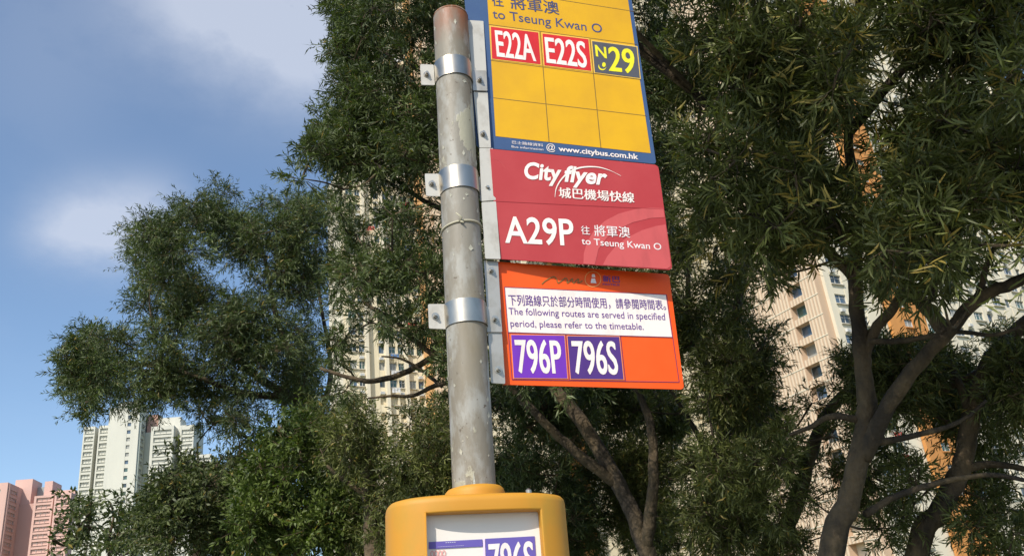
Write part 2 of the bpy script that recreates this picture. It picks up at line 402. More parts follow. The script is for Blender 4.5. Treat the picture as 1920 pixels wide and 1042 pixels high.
# --- far white tower and far salmon tower, left
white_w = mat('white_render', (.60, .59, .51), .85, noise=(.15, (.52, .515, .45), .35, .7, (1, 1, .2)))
white_s = mat('greenish_shaded_white_render', (.50, .53, .47), .85)  # greenish shade of the side and set-back walls is put into this colour
DW = np.array([.99, .12, 0]); DW /= np.linalg.norm(DW); BW = np.array([-DW[1], DW[0], 0])
def far_tower(name, label, P0, wallm, sidem, blocks, fh=2.75):
    T = thing(name, P0, label, 'apartment tower')
    for (a, b, out_, zt, kind) in blocks:
        P = P0 + DW * a - BW * out_
        block(T, P, DW, b - a, 14 + out_, 0, zt, wallm if kind != 'side' else sidem)
        if kind == 'stack':
            facade(T, P, DW, b - a, 0, zt, fh, [((b - a) * .12, (b - a) * .90, 'triple')], wallm, wallm, win_h=1.5, depth=.6, first_z=zt * .25, panes=False, fm=mat('far_frame', (.42, .44, .42), .6))
        if kind == 'dots':
            c = (b - a) * (.62 if a > 0 else .80)
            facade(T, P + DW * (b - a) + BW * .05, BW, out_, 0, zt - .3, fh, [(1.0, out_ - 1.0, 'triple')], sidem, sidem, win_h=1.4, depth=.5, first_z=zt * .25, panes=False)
            facade(T, P, DW, b - a, 0, zt, fh, [(c, c + 1.3, 'single')], wallm, wallm, win_h=1.35, depth=.6, first_z=zt * .25, panes=True)
        if kind == 'roofbox': pass
    return T
Pw0 = at(143, 940, 350.0); Pw0[2] = 0
def sdw(px, py, P): return hit(px, py, P, DW)
_, zleft = sdw(156, 801, Pw0); a1, _ = sdw(177, 830, Pw0); a2, _ = sdw(184, 830, Pw0); a3, _ = sdw(206, 830, Pw0)
b1, ztop = sdw(272, 768, Pw0); b0, _ = sdw(208, 860, Pw0); c1, zc = sdw(330, 800, Pw0); c0, _ = sdw(288, 800, Pw0); _, zd = sdw(380, 852, Pw0); d0, _ = sdw(368, 870, Pw0); d1, _ = sdw(396, 870, Pw0)
e0, _ = sdw(338, 815, Pw0); e1, _ = sdw(364, 815, Pw0); _, ze = sdw(350, 797, Pw0)
TW = far_tower('apartment_tower', 'distant white apartment tower with a column of small square windows, left of the trees', Pw0, white_w, white_s, [
    (0.3, a1, 0, zleft, 'stack'), (a2, a3, 0, zleft, 'stack'), (b0, b1, 5, ztop, 'dots'), (c0, c1, 2, zc, 'stack'), (e0, e1, 0, ze, 'stack'), (d0, d1, 0, zd, 'stack')])
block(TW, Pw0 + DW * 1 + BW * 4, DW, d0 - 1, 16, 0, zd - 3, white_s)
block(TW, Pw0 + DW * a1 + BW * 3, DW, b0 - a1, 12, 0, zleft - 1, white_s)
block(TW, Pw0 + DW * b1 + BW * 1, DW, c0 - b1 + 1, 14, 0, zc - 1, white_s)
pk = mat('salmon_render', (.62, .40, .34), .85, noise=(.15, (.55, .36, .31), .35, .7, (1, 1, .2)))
block(TW, Pw0 + DW * (b1 + .5) + BW * 2, DW, 4, 8, zc - 4, ztop - 1.5, mat('roof_brick_pink', (.42, .25, .20), .85), 'roof_box')
block(TW, Pw0 + DW * (b1 + 4.5) + BW * 2, DW, 8, 8, zc - 4, ztop - 3, white_w, 'roof_box')
MB().box(Pw0 + DW * (b0 + 3) - BW * 6 + Z3 * ztop, DW * 8, BW * 8, Z3 * 1.6).build('roof_box', white_w, TW)

def antenna(T, P, h):
    mb = MB(); tube(mb, [P, P + Z3 * h], .09, 5); mb.box(P + Z3 * h * .7 - DW * .5, DW * 1.0, BW * .06, Z3 * .06); mb.build('antenna', frame_alu, T)
for q_ in (b0 + 2.5, b0 + 9, b1 - 1.5): antenna(TW, Pw0 + DW * q_ - BW * 2 + Z3 * ztop, 2.6)
pk_s = mat('darker_salmon_render', (.54, .34, .29), .85)  # darker salmon for the side face and the body set back
Pp0 = at(8, 930, 395.0); Pp0[2] = 0
def spx(px, py): return hit(px, py, Pp0, DW)
p_b, zp1 = spx(44, 911); _, zpt = spx(50, 896); p_c, _ = spx(66, 930); p_d, zp2 = spx(102, 927); p_e, _ = spx(107, 930); p_f, zp3 = spx(138, 924)
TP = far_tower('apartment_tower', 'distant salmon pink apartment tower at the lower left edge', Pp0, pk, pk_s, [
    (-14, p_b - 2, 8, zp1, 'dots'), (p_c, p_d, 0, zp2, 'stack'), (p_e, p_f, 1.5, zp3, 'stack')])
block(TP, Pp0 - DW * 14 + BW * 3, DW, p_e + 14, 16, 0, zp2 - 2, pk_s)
q0, _ = spx(20, 905); q1, zq = spx(54, 893); block(TP, Pp0 + DW * q0 + BW * 4, DW, q1 - q0, 9, zp2 - 6, zq, pk, 'roof_box')
q0, _ = spx(76, 905); q1, zq = spx(92, 897); block(TP, Pp0 + DW * q0 + BW * 4, DW, q1 - q0, 9, zp2 - 6, zq, pk, 'roof_box')
q0, _ = spx(92, 905); q1, zq = spx(132, 912); block(TP, Pp0 + DW * q0 + BW * 5, DW, q1 - q0, 9, zp2 - 6, zq, pk, 'roof_box')
q0, _ = spx(53, 905); q1, zq = spx(77, 903); block(TP, Pp0 + DW * q0 + BW * 9, DW, q1 - q0, 5, zp2 - 6, zq, mat('roof_grey', (.3, .33, .33), .8), 'roof_box')

# ================================================================== TREES
bark = mat('bark_brown', (.038, .028, .018), .92, noise=(5, (.15, .105, .055), .42, .70, (1, 1, .4)), bump=(16, 1.0, .035))
acacia_a = leaf_mat('acacia_leaf', (.036, .046, .013), (.190, .205, .062), .22)
acacia_far = leaf_mat('acacia_leaf_bluish', (.028, .042, .014), (.150, .185, .068), .20)
broad = leaf_mat('broad_leaf', (.024, .042, .009), (.150, .195, .044), .24)
broad_dull = leaf_mat('broad_leaf_dull', (.036, .050, .018), (.155, .180, .068), .22)

def unit(a): return a / (np.linalg.norm(a, axis=-1, keepdims=True) + 1e-9)
def leaves(base, direc, length, width, curve):
    """sickle shaped blades, 6 vertices and 4 triangles each"""
    n = len(base); d = unit(direc)
    r = unit(np.cross(d, unit(rng.normal(size=(n, 3)) + np.array([0, 0, .8])))); up = np.cross(r, d)
    L_ = length[:, None]; W = width[:, None]; cv = curve[:, None] * L_
    def p(t, s): return base + d * L_ * t + r * (W * s + cv * 4 * t * (1 - t) * 1.0) - up * L_ * .16 * t * t
    V = np.stack([p(0, 0), p(.33, .5), p(.33, -.5), p(.72, .38), p(.72, -.38), p(1.0, 0)], 1).reshape(-1, 3)
    T = np.array([[0, 2, 1], [1, 2, 4], [1, 4, 3], [3, 4, 5]]); Q = (np.arange(n)[:, None, None] * 6 + T[None]).reshape(-1, 3)
    return V, Q
def leaves_thin(base, direc, length, width, curve):
    """slim folded blades for trees farther off, 4 vertices and 2 triangles each"""
    n = len(base); d = unit(direc)
    r = unit(np.cross(d, unit(rng.normal(size=(n, 3)) + np.array([0, 0, .8])))); up = np.cross(r, d)
    L_ = length[:, None]; W = width[:, None]
    V = np.stack([base, base + d * L_ * .45 + r * (W * .5 + curve[:, None] * L_) + up * W * .15, base + d * L_ * .5 - r * (W * .5 - curve[:, None] * L_) + up * W * .15, base + d * L_ - up * L_ * .14], 1).reshape(-1, 3)
    Q = (np.arange(n)[:, None, None] * 4 + np.array([[0, 2, 1], [1, 2, 3]])[None]).reshape(-1, 3)
    return V, Q
def clump_leaves(ctr, rad, ntw, nlf, ll, lw, thin=False):
    """one clump: twigs reaching out from its middle, leaves set along them"""
    o = unit(rng.normal(size=(ntw, 3)) + np.array([0, 0, .25])); st = ctr + o * rad * rng.uniform(.05, .55, (ntw, 1))
    ln = rad * rng.uniform(.45, .95, (ntw, 1)); d = unit(o + rng.normal(size=(ntw, 3)) * .35)
    t = np.linspace(.12, 1.0, nlf)[None, :, None]
    B = st[:, None] + d[:, None] * ln[:, None] * t + np.array([0, 0, -.12]) * rad * t ** 2
    pr = unit(rng.normal(size=(ntw, nlf, 3))); D = unit(d[:, None] * .75 + pr * .8 + np.array([0, 0, -.18]))
    B = B.reshape(-1, 3); D = D.reshape(-1, 3); n = len(B)
    tn = np.clip(rng.normal(.42, .24) * .6 + rng.uniform(0, .75, (ntw, 1)) * .5, 0, 1).repeat(nlf, 1).reshape(-1) + rng.uniform(-.15, .3, n)
    V, Q = (leaves_thin if thin else leaves)(B, D, ll * rng.uniform(.7, 1.25, n), lw * rng.uniform(.75, 1.2, n), rng.uniform(-.12, .12, n))
    tn = np.clip(tn, 0, 1) ** 1.25 * .92; tn[rng.random(n) < .018] = 1.0
    return V, Q, np.clip(tn, 0, 1).repeat(4 if thin else 6), st, d * ln

def build_tree(name, label, cat_group, limbs, clumps, lm, ll, lw, ntw, nlf, rscale=1.0, sprays=0, thin=True, over=()):
    """limbs: list of (points, r0, r1), the first one the trunk; clumps: list of (centre, radius)"""
    base = np.array(limbs[0][0][0]); T = thing(name, (base[0], base[1], 0), label, 'tree', cat_group)
    nodes = []
    for i, (pts, r0, r1) in enumerate(limbs):
        sp = spline(pts, 6); n = len(sp); jit = r0 * .05
        sp = [s + rng.normal(size=3) * jit * (0 if k in (0, n - 1) else 1) for k, s in enumerate(sp)]
        mb = MB(); tube(mb, sp, [r0 + (r1 - r0) * k / (n - 1) for k in range(n)], 12, wob=.085)
        mb.build('trunk' if i == 0 else 'branch', bark, T, smooth=True)
        nodes += [(s, r0 + (r1 - r0) * k / (n - 1)) for k, s in enumerate(sp) if k > n * (.35 if i == 0 else .1)]
    NP = np.array([q[0] for q in nodes]); NR = np.array([q[1] for q in nodes])
    tw = MB(); Vs = []; Qs = []; Ts = []; off = 0
    # join every clump to the wood nearest to it
    order = sorted(range(len(clumps)), key=lambda k: np.min(np.linalg.norm(NP - clumps[k][0], axis=1)))
    extra = []; spray_spots = []
    for k in order:
        c, rad = clumps[k]; P_ = NP if not extra else np.vstack([NP, np.array(extra)])
        dd = np.linalg.norm(P_ - c, axis=1) + np.maximum(0, (P_[:, 2] - c[2])) * .8; j = int(np.argmin(dd)); s = P_[j]
        dist = np.linalg.norm(c - s)
        if dist > .05:
            mid = (s + c) / 2 + rng.normal(size=3) * dist * .10 + np.array([0, 0, -.06 * dist])
            sp = spline([s, mid, c], 4); rr = min(.030, .007 + .010 * dist) * rscale; tube(tw, sp, np.linspace(rr, .005 * rscale, len(sp)), 5, cap=False)
            extra += [sp[len(sp) // 2], sp[-1]]
        V, Q, t, st, dv = clump_leaves(c, rad, ntw, nlf, ll, lw, thin)
        for a, b in list(zip(st, dv))[::2]: tube(tw, [c * .5 + a * .5, a, a + b * .9], [.004 * rscale, .003 * rscale, .0015 * rscale], 3, cap=False)
        Vs.append(V); Qs.append(Q + off); Ts.append(t); off += len(V)
        spray_spots.append(c + (EYE - c) / np.linalg.norm(EYE - c) * rad * .8)
    if tw.V: mk('twigs', tw.V, tw.F, bark, T, kind='stuff')
    mk_np('crown', np.vstack(Vs), np.vstack(Qs), lm, T, tone=np.concatenate(Ts), kind='stuff')
    if over:  # extra leaf clumps out of view, added for the shade they cast
        Vs = []; Qs = []; Ts = []; off = 0; tw = MB()
        for c, rad in over:
            V, Q, t, st, dv = clump_leaves(c, rad, 16, 11, ll, lw * 1.5, True)
            Vs.append(V); Qs.append(Q + off); Ts.append(t); off += len(V); j = int(np.argmin(np.linalg.norm(NP - c, axis=1))); tube(tw, spline([NP[j], (NP[j] + c) / 2 + np.array([0, 0, .2]), c], 3), [.02, .02, .018, .016, .014, .010, .006], 4, cap=False)
        mk('twigs', tw.V, tw.F, bark, T, kind='stuff')
        mk_np('crown', np.vstack(Vs), np.vstack(Qs), lm, T, tone=np.concatenate(Ts), kind='stuff')
    if sprays:
        ms = []
        for v in range(6):
            n = 11; t = np.linspace(.1, 1, n)[:, None]; B = np.array([[0, 0, 1.0]]) * t * .22
            D = unit(np.array([[0, 0, .8]]) + unit(rng.normal(size=(n, 3)) * np.array([1, 1, .3])) * .8)
            V, Q = leaves(B, D, ll * rng.uniform(.8, 1.3, n), lw * rng.uniform(.8, 1.2, n), rng.uniform(-.12, .12, n))
            me = bpy.data.meshes.new('leaf_spray'); me.from_pydata([tuple(x) for x in V], [], [tuple(int(i) for i in q) for q in Q]); me.update()
            a = me.attributes.new('tone', 'FLOAT', 'POINT'); a.data.foreach_set('value', np.full(len(V), rng.uniform(.5, 1.0), dtype=np.float32)); me.materials.append(lm); ms.append(me)
        spray_spots.sort(key=lambda p: np.linalg.norm(p - EYE))
        for k in range(min(sprays, len(spray_spots) * 3)):
            p = spray_spots[k % len(spray_spots)] + rng.normal(size=3) * .12
            o = bpy.data.objects.new('leaf_spray', ms[k % 6]); C.objects.link(o); o.parent = T
            o.location = tuple(p - base_of(T)); o.rotation_euler = (random.uniform(.3, 1.9), random.uniform(-.6, .6), random.uniform(0, 6.28))
    return T

# where foliage hangs: one character is a 40-pixel patch of the view; letter = tree, digit = how thick
ROWS = 26
dens = [
"................99989998888888999999999999999999",
"................89999998888888999999999998999999",
"................85689998888888999999999998866995",
"................96679998888888999999998899999987",
"................88689998888888999999999999999999",
"..............3599999988888888999999999999999999",
"..............5799999988888888999999999999999999",
"..............5799999988888888944999999999999999",
"..............3467888878888888943999999999999999",
".........77..88565778788888888857899999999999988",
"......779998898765687788888888867899999998875555",
"......899999999776668788888888888899999998755555",
"......899999999876668778888888888886543887665566",
".......99999999876677778888888888886111214455445",
".......99999999765666888888888888886100113442245",
"....7..99999999654555888999999998886101123443334",
"...998889999999542222888999999998886111888888888",
"...999999999999542112888999999999888111788888999",
"...999878899999652112888899999999988310788888888",
"....54..4565899774223888899999999998631777788877",
".........4..479887654777889999999999732433556666",
"..........6.799998888989776899999999853433556566",
".......89999999999999989887887789998754554555555",
"...446.99999999999999989888787779998742435425555",
"...667799999999999999989888888778998742334325454",
"..6667799999999999999989888888888998743334425444",
]
tre = [
"BBBBBBBBBBBBBBBBBBBBBBBBBBBBBBBBDDDDDDDDDDDDDDDD",
]*9 + [
"AAAAAAAAAAAAAAABBBBBBBBBBBBBBBCCDDDDDDDDDDDDDDDD",
]*3 + [
"AAAAAAAAAAAAAAABBBBBBBBBBBBBCCCCCCCDDDDDDDDDDDDD",
]*3 + [
"AAAAAAAAAAAAAAABBBBBBBBBBBBBCCCCCCCCEEEEEEEEEEEE",
]*4 + [
"AAAAAAAAAAAAAAJHHHHHHHHBBBBBCCCCCCCCEEEEEEEEEEEE",
] + [
"AAAAAAAIIIAJJJJJHHHHHHHBBBBBCCCCCCCCEEEEEEEEEEEE",
]*2 + [
"GGGGGGGIIIIJJJJJJHHHHHHBBBBBCCCCCCCCEEEEEEEEEEEE",
]*4
cfg = {  # horizontal distance, half thickness, clump radius m
 'A': (15.5, 2.0, .45), 'B': (7.6, 1.3, .27), 'C': (8.6, 1.3, .28), 'D': (6.0, 1.3, .24), 'E': (8.2, 1.2, .26),
 'H': (11.0, 1.2, .40), 'I': (15, 1.5, .48), 'J': (13, 1.4, .42), 'G': (34, 2.2, .80)}
spots = {k: [] for k in cfg}
def sow(r, c, dg, k, mult=1.0):
    D0, th, cr = cfg[k]
    if k in 'BC' and r >= 18 and c < 32: D0 += 1.9; th = .9
    cell = 40.0; crp = cr * F / D0 * .85
    # enough clumps that their discs cover this patch "dg/9" thickly
    lam = (dg / 9.0) ** 1.9 * 10.5 * cell * cell / (math.pi * crp * crp) * mult
    n = int(lam) + (1 if random.random() < lam - int(lam) else 0)
    for _ in range(n):
        x = (c + random.random()) * cell; y = (r + random.random()) * cell; dist = D0 + random.uniform(-th, th)
        edge = (k == 'A' and (x < 200)) or (k == 'B' and x < 660)
        spots[k].append((at(x, y, dist), cr * random.uniform(.6, 1.1) * (.75 if (dg < 6 or edge) else 1)))
for r in range(ROWS):
    for c in range(48):
        if c >= len(dens[r]): continue
        ch = dens[r][c]
        if ch in '. ': continue
        hidden = (23 <= c <= 29 and r <= 17)
        sow(r, c, int(ch), tre[r][c], .4 if hidden else {'A': 1.0, 'H': 1.45, 'J': 1.5, 'I': 1.3, 'D': 1.25 if c < 38 else 1.12, 'C': 1.1}.get(tre[r][c], 1.35 if c > 22 else (1.3 if r < 8 else 1.0)))
# crowns go on above and beside the view
for r in range(-7, 0):
    for c in range(17 - r // 3, 54): sow(r, c, 8, 'B' if c < 31 else 'D', .45)
for r in range(0, 26):
    for c in range(48, 53): sow(r, c, 7 if r < 12 else 4, 'D' if r < 15 else 'E', .7)
# unseen boughs added to the nearest tree above the view, to shade the trunks
overhead_shade = []
for _ in range(460):
    x = random.uniform(-1.2, 7.5); y = random.uniform(1.2, 6.6); z = 1.6 + math.hypot(x * .6, y) * random.uniform(1.08, 1.28) + random.uniform(0.3, 1.0)
    z = max(z, 6.2); el = math.degrees(math.atan2(z - 1.6, math.hypot(x, y)))
    if el > 45.5: overhead_shade.append((np.array([x, y, z]), random.uniform(.30, .42)))

def gather(lst, spacing, pull):
    """bunch the clumps of a crown round boughs, so that it has separate masses with gaps between them"""
    if not lst: return lst
    P = np.array([c for c, r in lst]); idx = rng.permutation(len(P)); cen = []
    for i in idx:
        if all(np.linalg.norm(P[i] - q) > spacing for q in cen): cen.append(P[i])
    cen = np.array(cen); o = []
    for c, r in lst:
        k = int(np.argmin(np.linalg.norm(cen - c, axis=1))); v = cen[k] - c; o.append((c + v * pull * np.array([1, 1, .8]), r))
    return o
for k, (sp_, pu) in {'A': (1.5, .33), 'B': (.95, .32), 'C': (.95, .36), 'D': (.95, .33), 'E': (.85, .36), 'H': (1.1, .3), 'I': (1.3, .35), 'J': (1.1, .35), 'G': (1.9, .3)}.items():
    spots[k] = gather(spots[k], sp_, pu)
# outer clumps that give the crowns their stepped edge against the sky
for (x, y, q) in [(640, 10, 1), (655, 50, 1), (640, 90, 1), (660, 125, 1), (655, 165, 1), (665, 200, 1), (640, 225, 1), (622, 250, 1), (612, 278, 1), (640, 300, 1), (672, 60, 0), (690, 20, 0), (690, 240, 0), (670, 280, 0), (700, 310, 0), (680, 225, 1), (650, 265, 0)]:
    for _ in range(6 if y < 210 else 4): spots['B'].append((at(x + random.uniform(-12, 22), y + random.uniform(-14, 14), 7.6 + random.uniform(-.7, .7)), random.uniform(.16, .25)))
for (x, y) in [(430, 870), (445, 910), (440, 950), (450, 1000), (420, 930), (470, 850), (410, 1010), (370, 900)]:
    for _ in range(3): spots['I'].append((at(x + random.uniform(-16, 16), y + random.uniform(-16, 16), 15 + random.uniform(-1, 1)), random.uniform(.32, .45)))
for (x, y) in [(400, 400), (440, 420), (500, 385), (550, 375), (590, 365), (625, 385), (570, 410), (600, 440), (640, 430), (620, 480), (590, 520), (270, 470), (290, 440), (330, 420), (270, 560), (180, 640), (160, 700), (165, 750), (200, 640), (235, 650)]:
    for _ in range(2): spots['A'].append((at(x + random.uniform(-14, 14), y + random.uniform(-14, 14), 15.4 + random.uniform(-1, 1)), random.uniform(.28, .40)))
def grd(p, z=0.0): q = np.array(p, float); q[2] = z; return q
def limb(pts, D): return [at(x, y, (D if not isinstance(D, (list, tuple)) else D[i])) for i, (x, y) in enumerate(pts)]
def trunk_from_ground(pts, D):
    l = limb(pts, D); g = l[0] + (l[0] - l[1]) * min(3.0, .6 * l[0][2] / max(.2, l[1][2] - l[0][2])); g = np.array([g[0], g[1], 0]); return [g] + l
PX = 1 / F
tA = [(trunk_from_ground([(640, 960), (622, 850), (600, 785), (545, 745), (480, 705), (430, 650)], 15.5), .17, .04),
      (limb([(600, 785), (560, 700), (520, 600), (500, 500), (480, 430)], 15.5), .085, .02),
      (limb([(545, 745), (450, 735), (350, 700), (240, 680), (180, 690)], [15.5, 15.5, 15.3, 15.1, 15]), .07, .015),
      (limb([(480, 705), (400, 600), (340, 500), (310, 450)], [15.5, 15.7, 16, 16.2]), .05, .015),
      (limb([(600, 785), (620, 690), (600, 560), (590, 440)], [15.5, 15.8, 16.1, 16.4]), .06, .015),
      (limb([(470, 712), (430, 770), (395, 800), (370, 830)], 15.3), .022, .008)]
tB = [(trunk_from_ground([(1215, 1042), (1160, 910), (1090, 790), (1010, 690), (965, 600), (940, 420)], 8.0), .082, .045),
      (limb([(940, 420), (900, 300), (860, 150), (850, 20), (900, -150)], [8, 7.9, 7.8, 7.6, 7.5]), .07, .025),
      (limb([(1010, 690), (900, 660), (830, 650), (812, 668), (755, 700), (694, 714), (650, 706), (600, 690)], [8, 7.8, 7.7, 7.7, 7.6, 7.5, 7.5, 7.5]), .045, .014),
      (limb([(960, 690), (829, 719), (775, 741), (735, 742), (689, 746)], 7.8), .028, .008),
      (limb([(965, 600), (850, 672), (780, 640), (740, 600), (694, 575), (678, 542), (640, 510), (614, 504)], 7.7), .03, .010),
      (limb([(678, 542), (686, 480), (680, 440)], 7.7), .014, .006),
      (limb([(830, 725), (785, 690), (750, 672), (715, 668)], 7.6), .018, .007),
      (limb([(940, 420), (850, 400), (770, 360), (700, 290)], [8, 7.9, 7.9, 7.9]), .04, .012),
      (limb([(900, 300), (830, 220), (750, 130), (690, 60)], [7.9, 7.8, 7.7, 7.6]), .04, .012),
      (limb([(965, 600), (1080, 450), (1180, 300), (1230, 120), (1260, -60)], [8, 8, 8, 7.9, 7.8]), .05, .015),
      (limb([(1212, 1030), (1225, 900), (1218, 790), (1180, 700)], [8.0, 7.8, 7.8, 7.9]), .06, .025),
      (limb([(1160, 910), (1060, 830), (1000, 770), (950, 720), (900, 690)], [8, 7.8, 7.7, 7.7, 7.7]), .05, .02)]
tC = [(trunk_from_ground([(1360, 1060), (1350, 900), (1365, 740), (1380, 600), (1400, 480), (1425, 380)], 8.8), .09, .03),
      (limb([(1365, 740), (1300, 640), (1290, 520), (1300, 400)], 8.8), .05, .015),
      (limb([(1350, 900), (1300, 800), (1250, 720)], 8.8), .04, .012),
      (limb([(1350, 950), (1420, 870), (1455, 800)], 8.6), .04, .012),
      (limb([(1400, 480), (1470, 488), (1540, 500)], 8.6), .02, .006)]
tC2 = [(trunk_from_ground([(1430, 1060), (1480, 980), (1520, 850), (1560, 760), (1640, 700)], 9.0), .10, .04)]
tD = [(trunk_from_ground([(1555, 1060), (1595, 930), (1622, 800), (1625, 740), (1612, 640), (1603, 520), (1610, 400), (1590, 250), (1600, 80)], 6.6), .092, .028),
      (limb([(1617, 860), (1660, 770), (1715, 690), (1775, 625), (1835, 560), (1915, 525), (2000, 480)], [6.6, 6.5, 6.4, 6.3, 6.2, 6.1, 6.0]), .060, .032),
      (limb([(1775, 625), (1740, 580), (1705, 540), (1690, 480), (1720, 380), (1740, 250)], [6.3, 6.3, 6.2, 6.1, 6.0, 5.9]), .055, .02),
      (limb([(1612, 690), (1640, 620), (1680, 570), (1735, 480), (1800, 420), (1915, 385)], [6.6, 6.6, 6.5, 6.4, 6.4, 6.4]), .045, .018),
      (limb([(1625, 640), (1700, 638), (1790, 622), (1860, 628), (1915, 612)], [6.6, 6.5, 6.3, 6.2, 6.2]), .022, .010),
      (limb([(1603, 520), (1500, 420), (1400, 320), (1330, 200)], [6.6, 6.4, 6.2, 6]), .045, .012),
      (limb([(1610, 400), (1500, 250), (1430, 100), (1400, -80)], [6.6, 6.3, 6.1, 5.8]), .045, .012),
      (limb([(1590, 250), (1700, 120), (1800, 0), (1850, -150)], [6.6, 6.3, 6.1, 5.6]), .045, .012),
      (limb([(1835, 560), (1860, 470), (1900, 440)], [6.2, 6.2, 6.2]), .022, .01),
      (limb([(1622, 790), (1560, 780), (1520, 800), (1480, 815)], [6.6, 6.5, 6.5, 6.5]), .028, .012),
      (limb([(1622, 965), (1680, 930), (1760, 905), (1850, 890), (1930, 900)], [6.7, 6.8, 6.9, 7, 7]), .026, .014),
      (limb([(1640, 830), (1720, 815), (1800, 790), (1850, 750)], [6.6, 6.8, 7, 7]), .025, .010)]
tE = [(trunk_from_ground([(1715, 1060), (1760, 960), (1800, 880), (1822, 780), (1850, 690), (1885, 640), (1940, 590)], 7.6), .09, .05),
      (limb([(1822, 780), (1790, 700), (1760, 640)], 7.6), .04, .012), (limb([(1800, 880), (1860, 870), (1930, 880)], 7.6), .035, .02),
      (limb([(1840, 700), (1880, 760), (1930, 790)], 7.6), .025, .012), (limb([(1850, 690), (1700, 760), (1600, 740)], [7.6, 8, 8.3]), .03, .01)]
tH = [(trunk_from_ground([(700, 1060), (695, 980), (690, 900), (700, 840)], 11), .12, .05), (limb([(690, 900), (760, 870), (810, 850)], 11), .035, .006), (limb([(690, 930), (620, 880), (600, 840)], 11), .035, .006)]
tI = [(trunk_from_ground([(370, 1060), (365, 990), (350, 930), (345, 880)], 15), .09, .02), (limb([(350, 930), (400, 880), (420, 850)], 15), .035, .006)]
tJ = [(trunk_from_ground([(560, 1060), (555, 1000), (540, 930), (545, 860)], 13), .09, .02), (limb([(540, 930), (480, 880), (460, 850)], 13), .035, .006)]
tG = [(trunk_from_ground([(205, 1060), (205, 1010), (213, 970), (206, 940)], 34), .08, .025), (limb([(208, 1010), (180, 980), (165, 960)], 34), .03, .01), (limb([(208, 1010), (235, 970), (245, 940)], 34), .03, .01)]
build_tree('acacia_tree', 'spreading acacia with thin leaves against the sky, left of the pole', 'acacia trees beside the bus stop', tA, spots['A'], acacia_far, .098, .016, 34, 15)
build_tree('acacia_tree', 'tall acacia whose boughs reach leftward behind the pole and signs', 'acacia trees beside the bus stop', tB, spots['B'], acacia_far, .088, .0125, 20, 15)
build_tree('acacia_tree', 'dark shaded acacia just right of the orange sign', 'acacia trees beside the bus stop', tC + tC2, spots['C'], acacia_a, .078, .0125, 26, 16)
build_tree('acacia_tree', 'nearest acacia with thick forked trunk and hanging leaves on the right', 'acacia trees beside the bus stop', tD, spots['D'], acacia_a, .100, .0130, 15, 13, sprays=300, thin=False, over=overhead_shade)
build_tree('acacia_tree', 'acacia with a leaning trunk at the right edge behind the forked one', 'acacia trees beside the bus stop', tE, spots['E'], acacia_a, .080, .0115, 22, 15)
build_tree('acacia_tree', 'low dark rounded tree behind the yellow timetable case', 'acacia trees beside the bus stop', tH, spots['H'], acacia_a, .085, .016, 32, 15)
build_tree('broadleaf_tree', 'dull green tree in front of the base of the white tower, with a bushy crown', None, tI, spots['I'], broad_dull, .095, .032, 24, 14, 1.5)
build_tree('broadleaf_tree', 'bright mid green leafy tree below the spreading acacia', None, tJ, spots['J'], broad, .095, .030, 26, 14, 1.5)
build_tree('broadleaf_tree', 'thin distant tree with sparse crown before the pink and white towers', None, tG, spots['G'], broad_dull, .22, .09, 11, 9, 3)

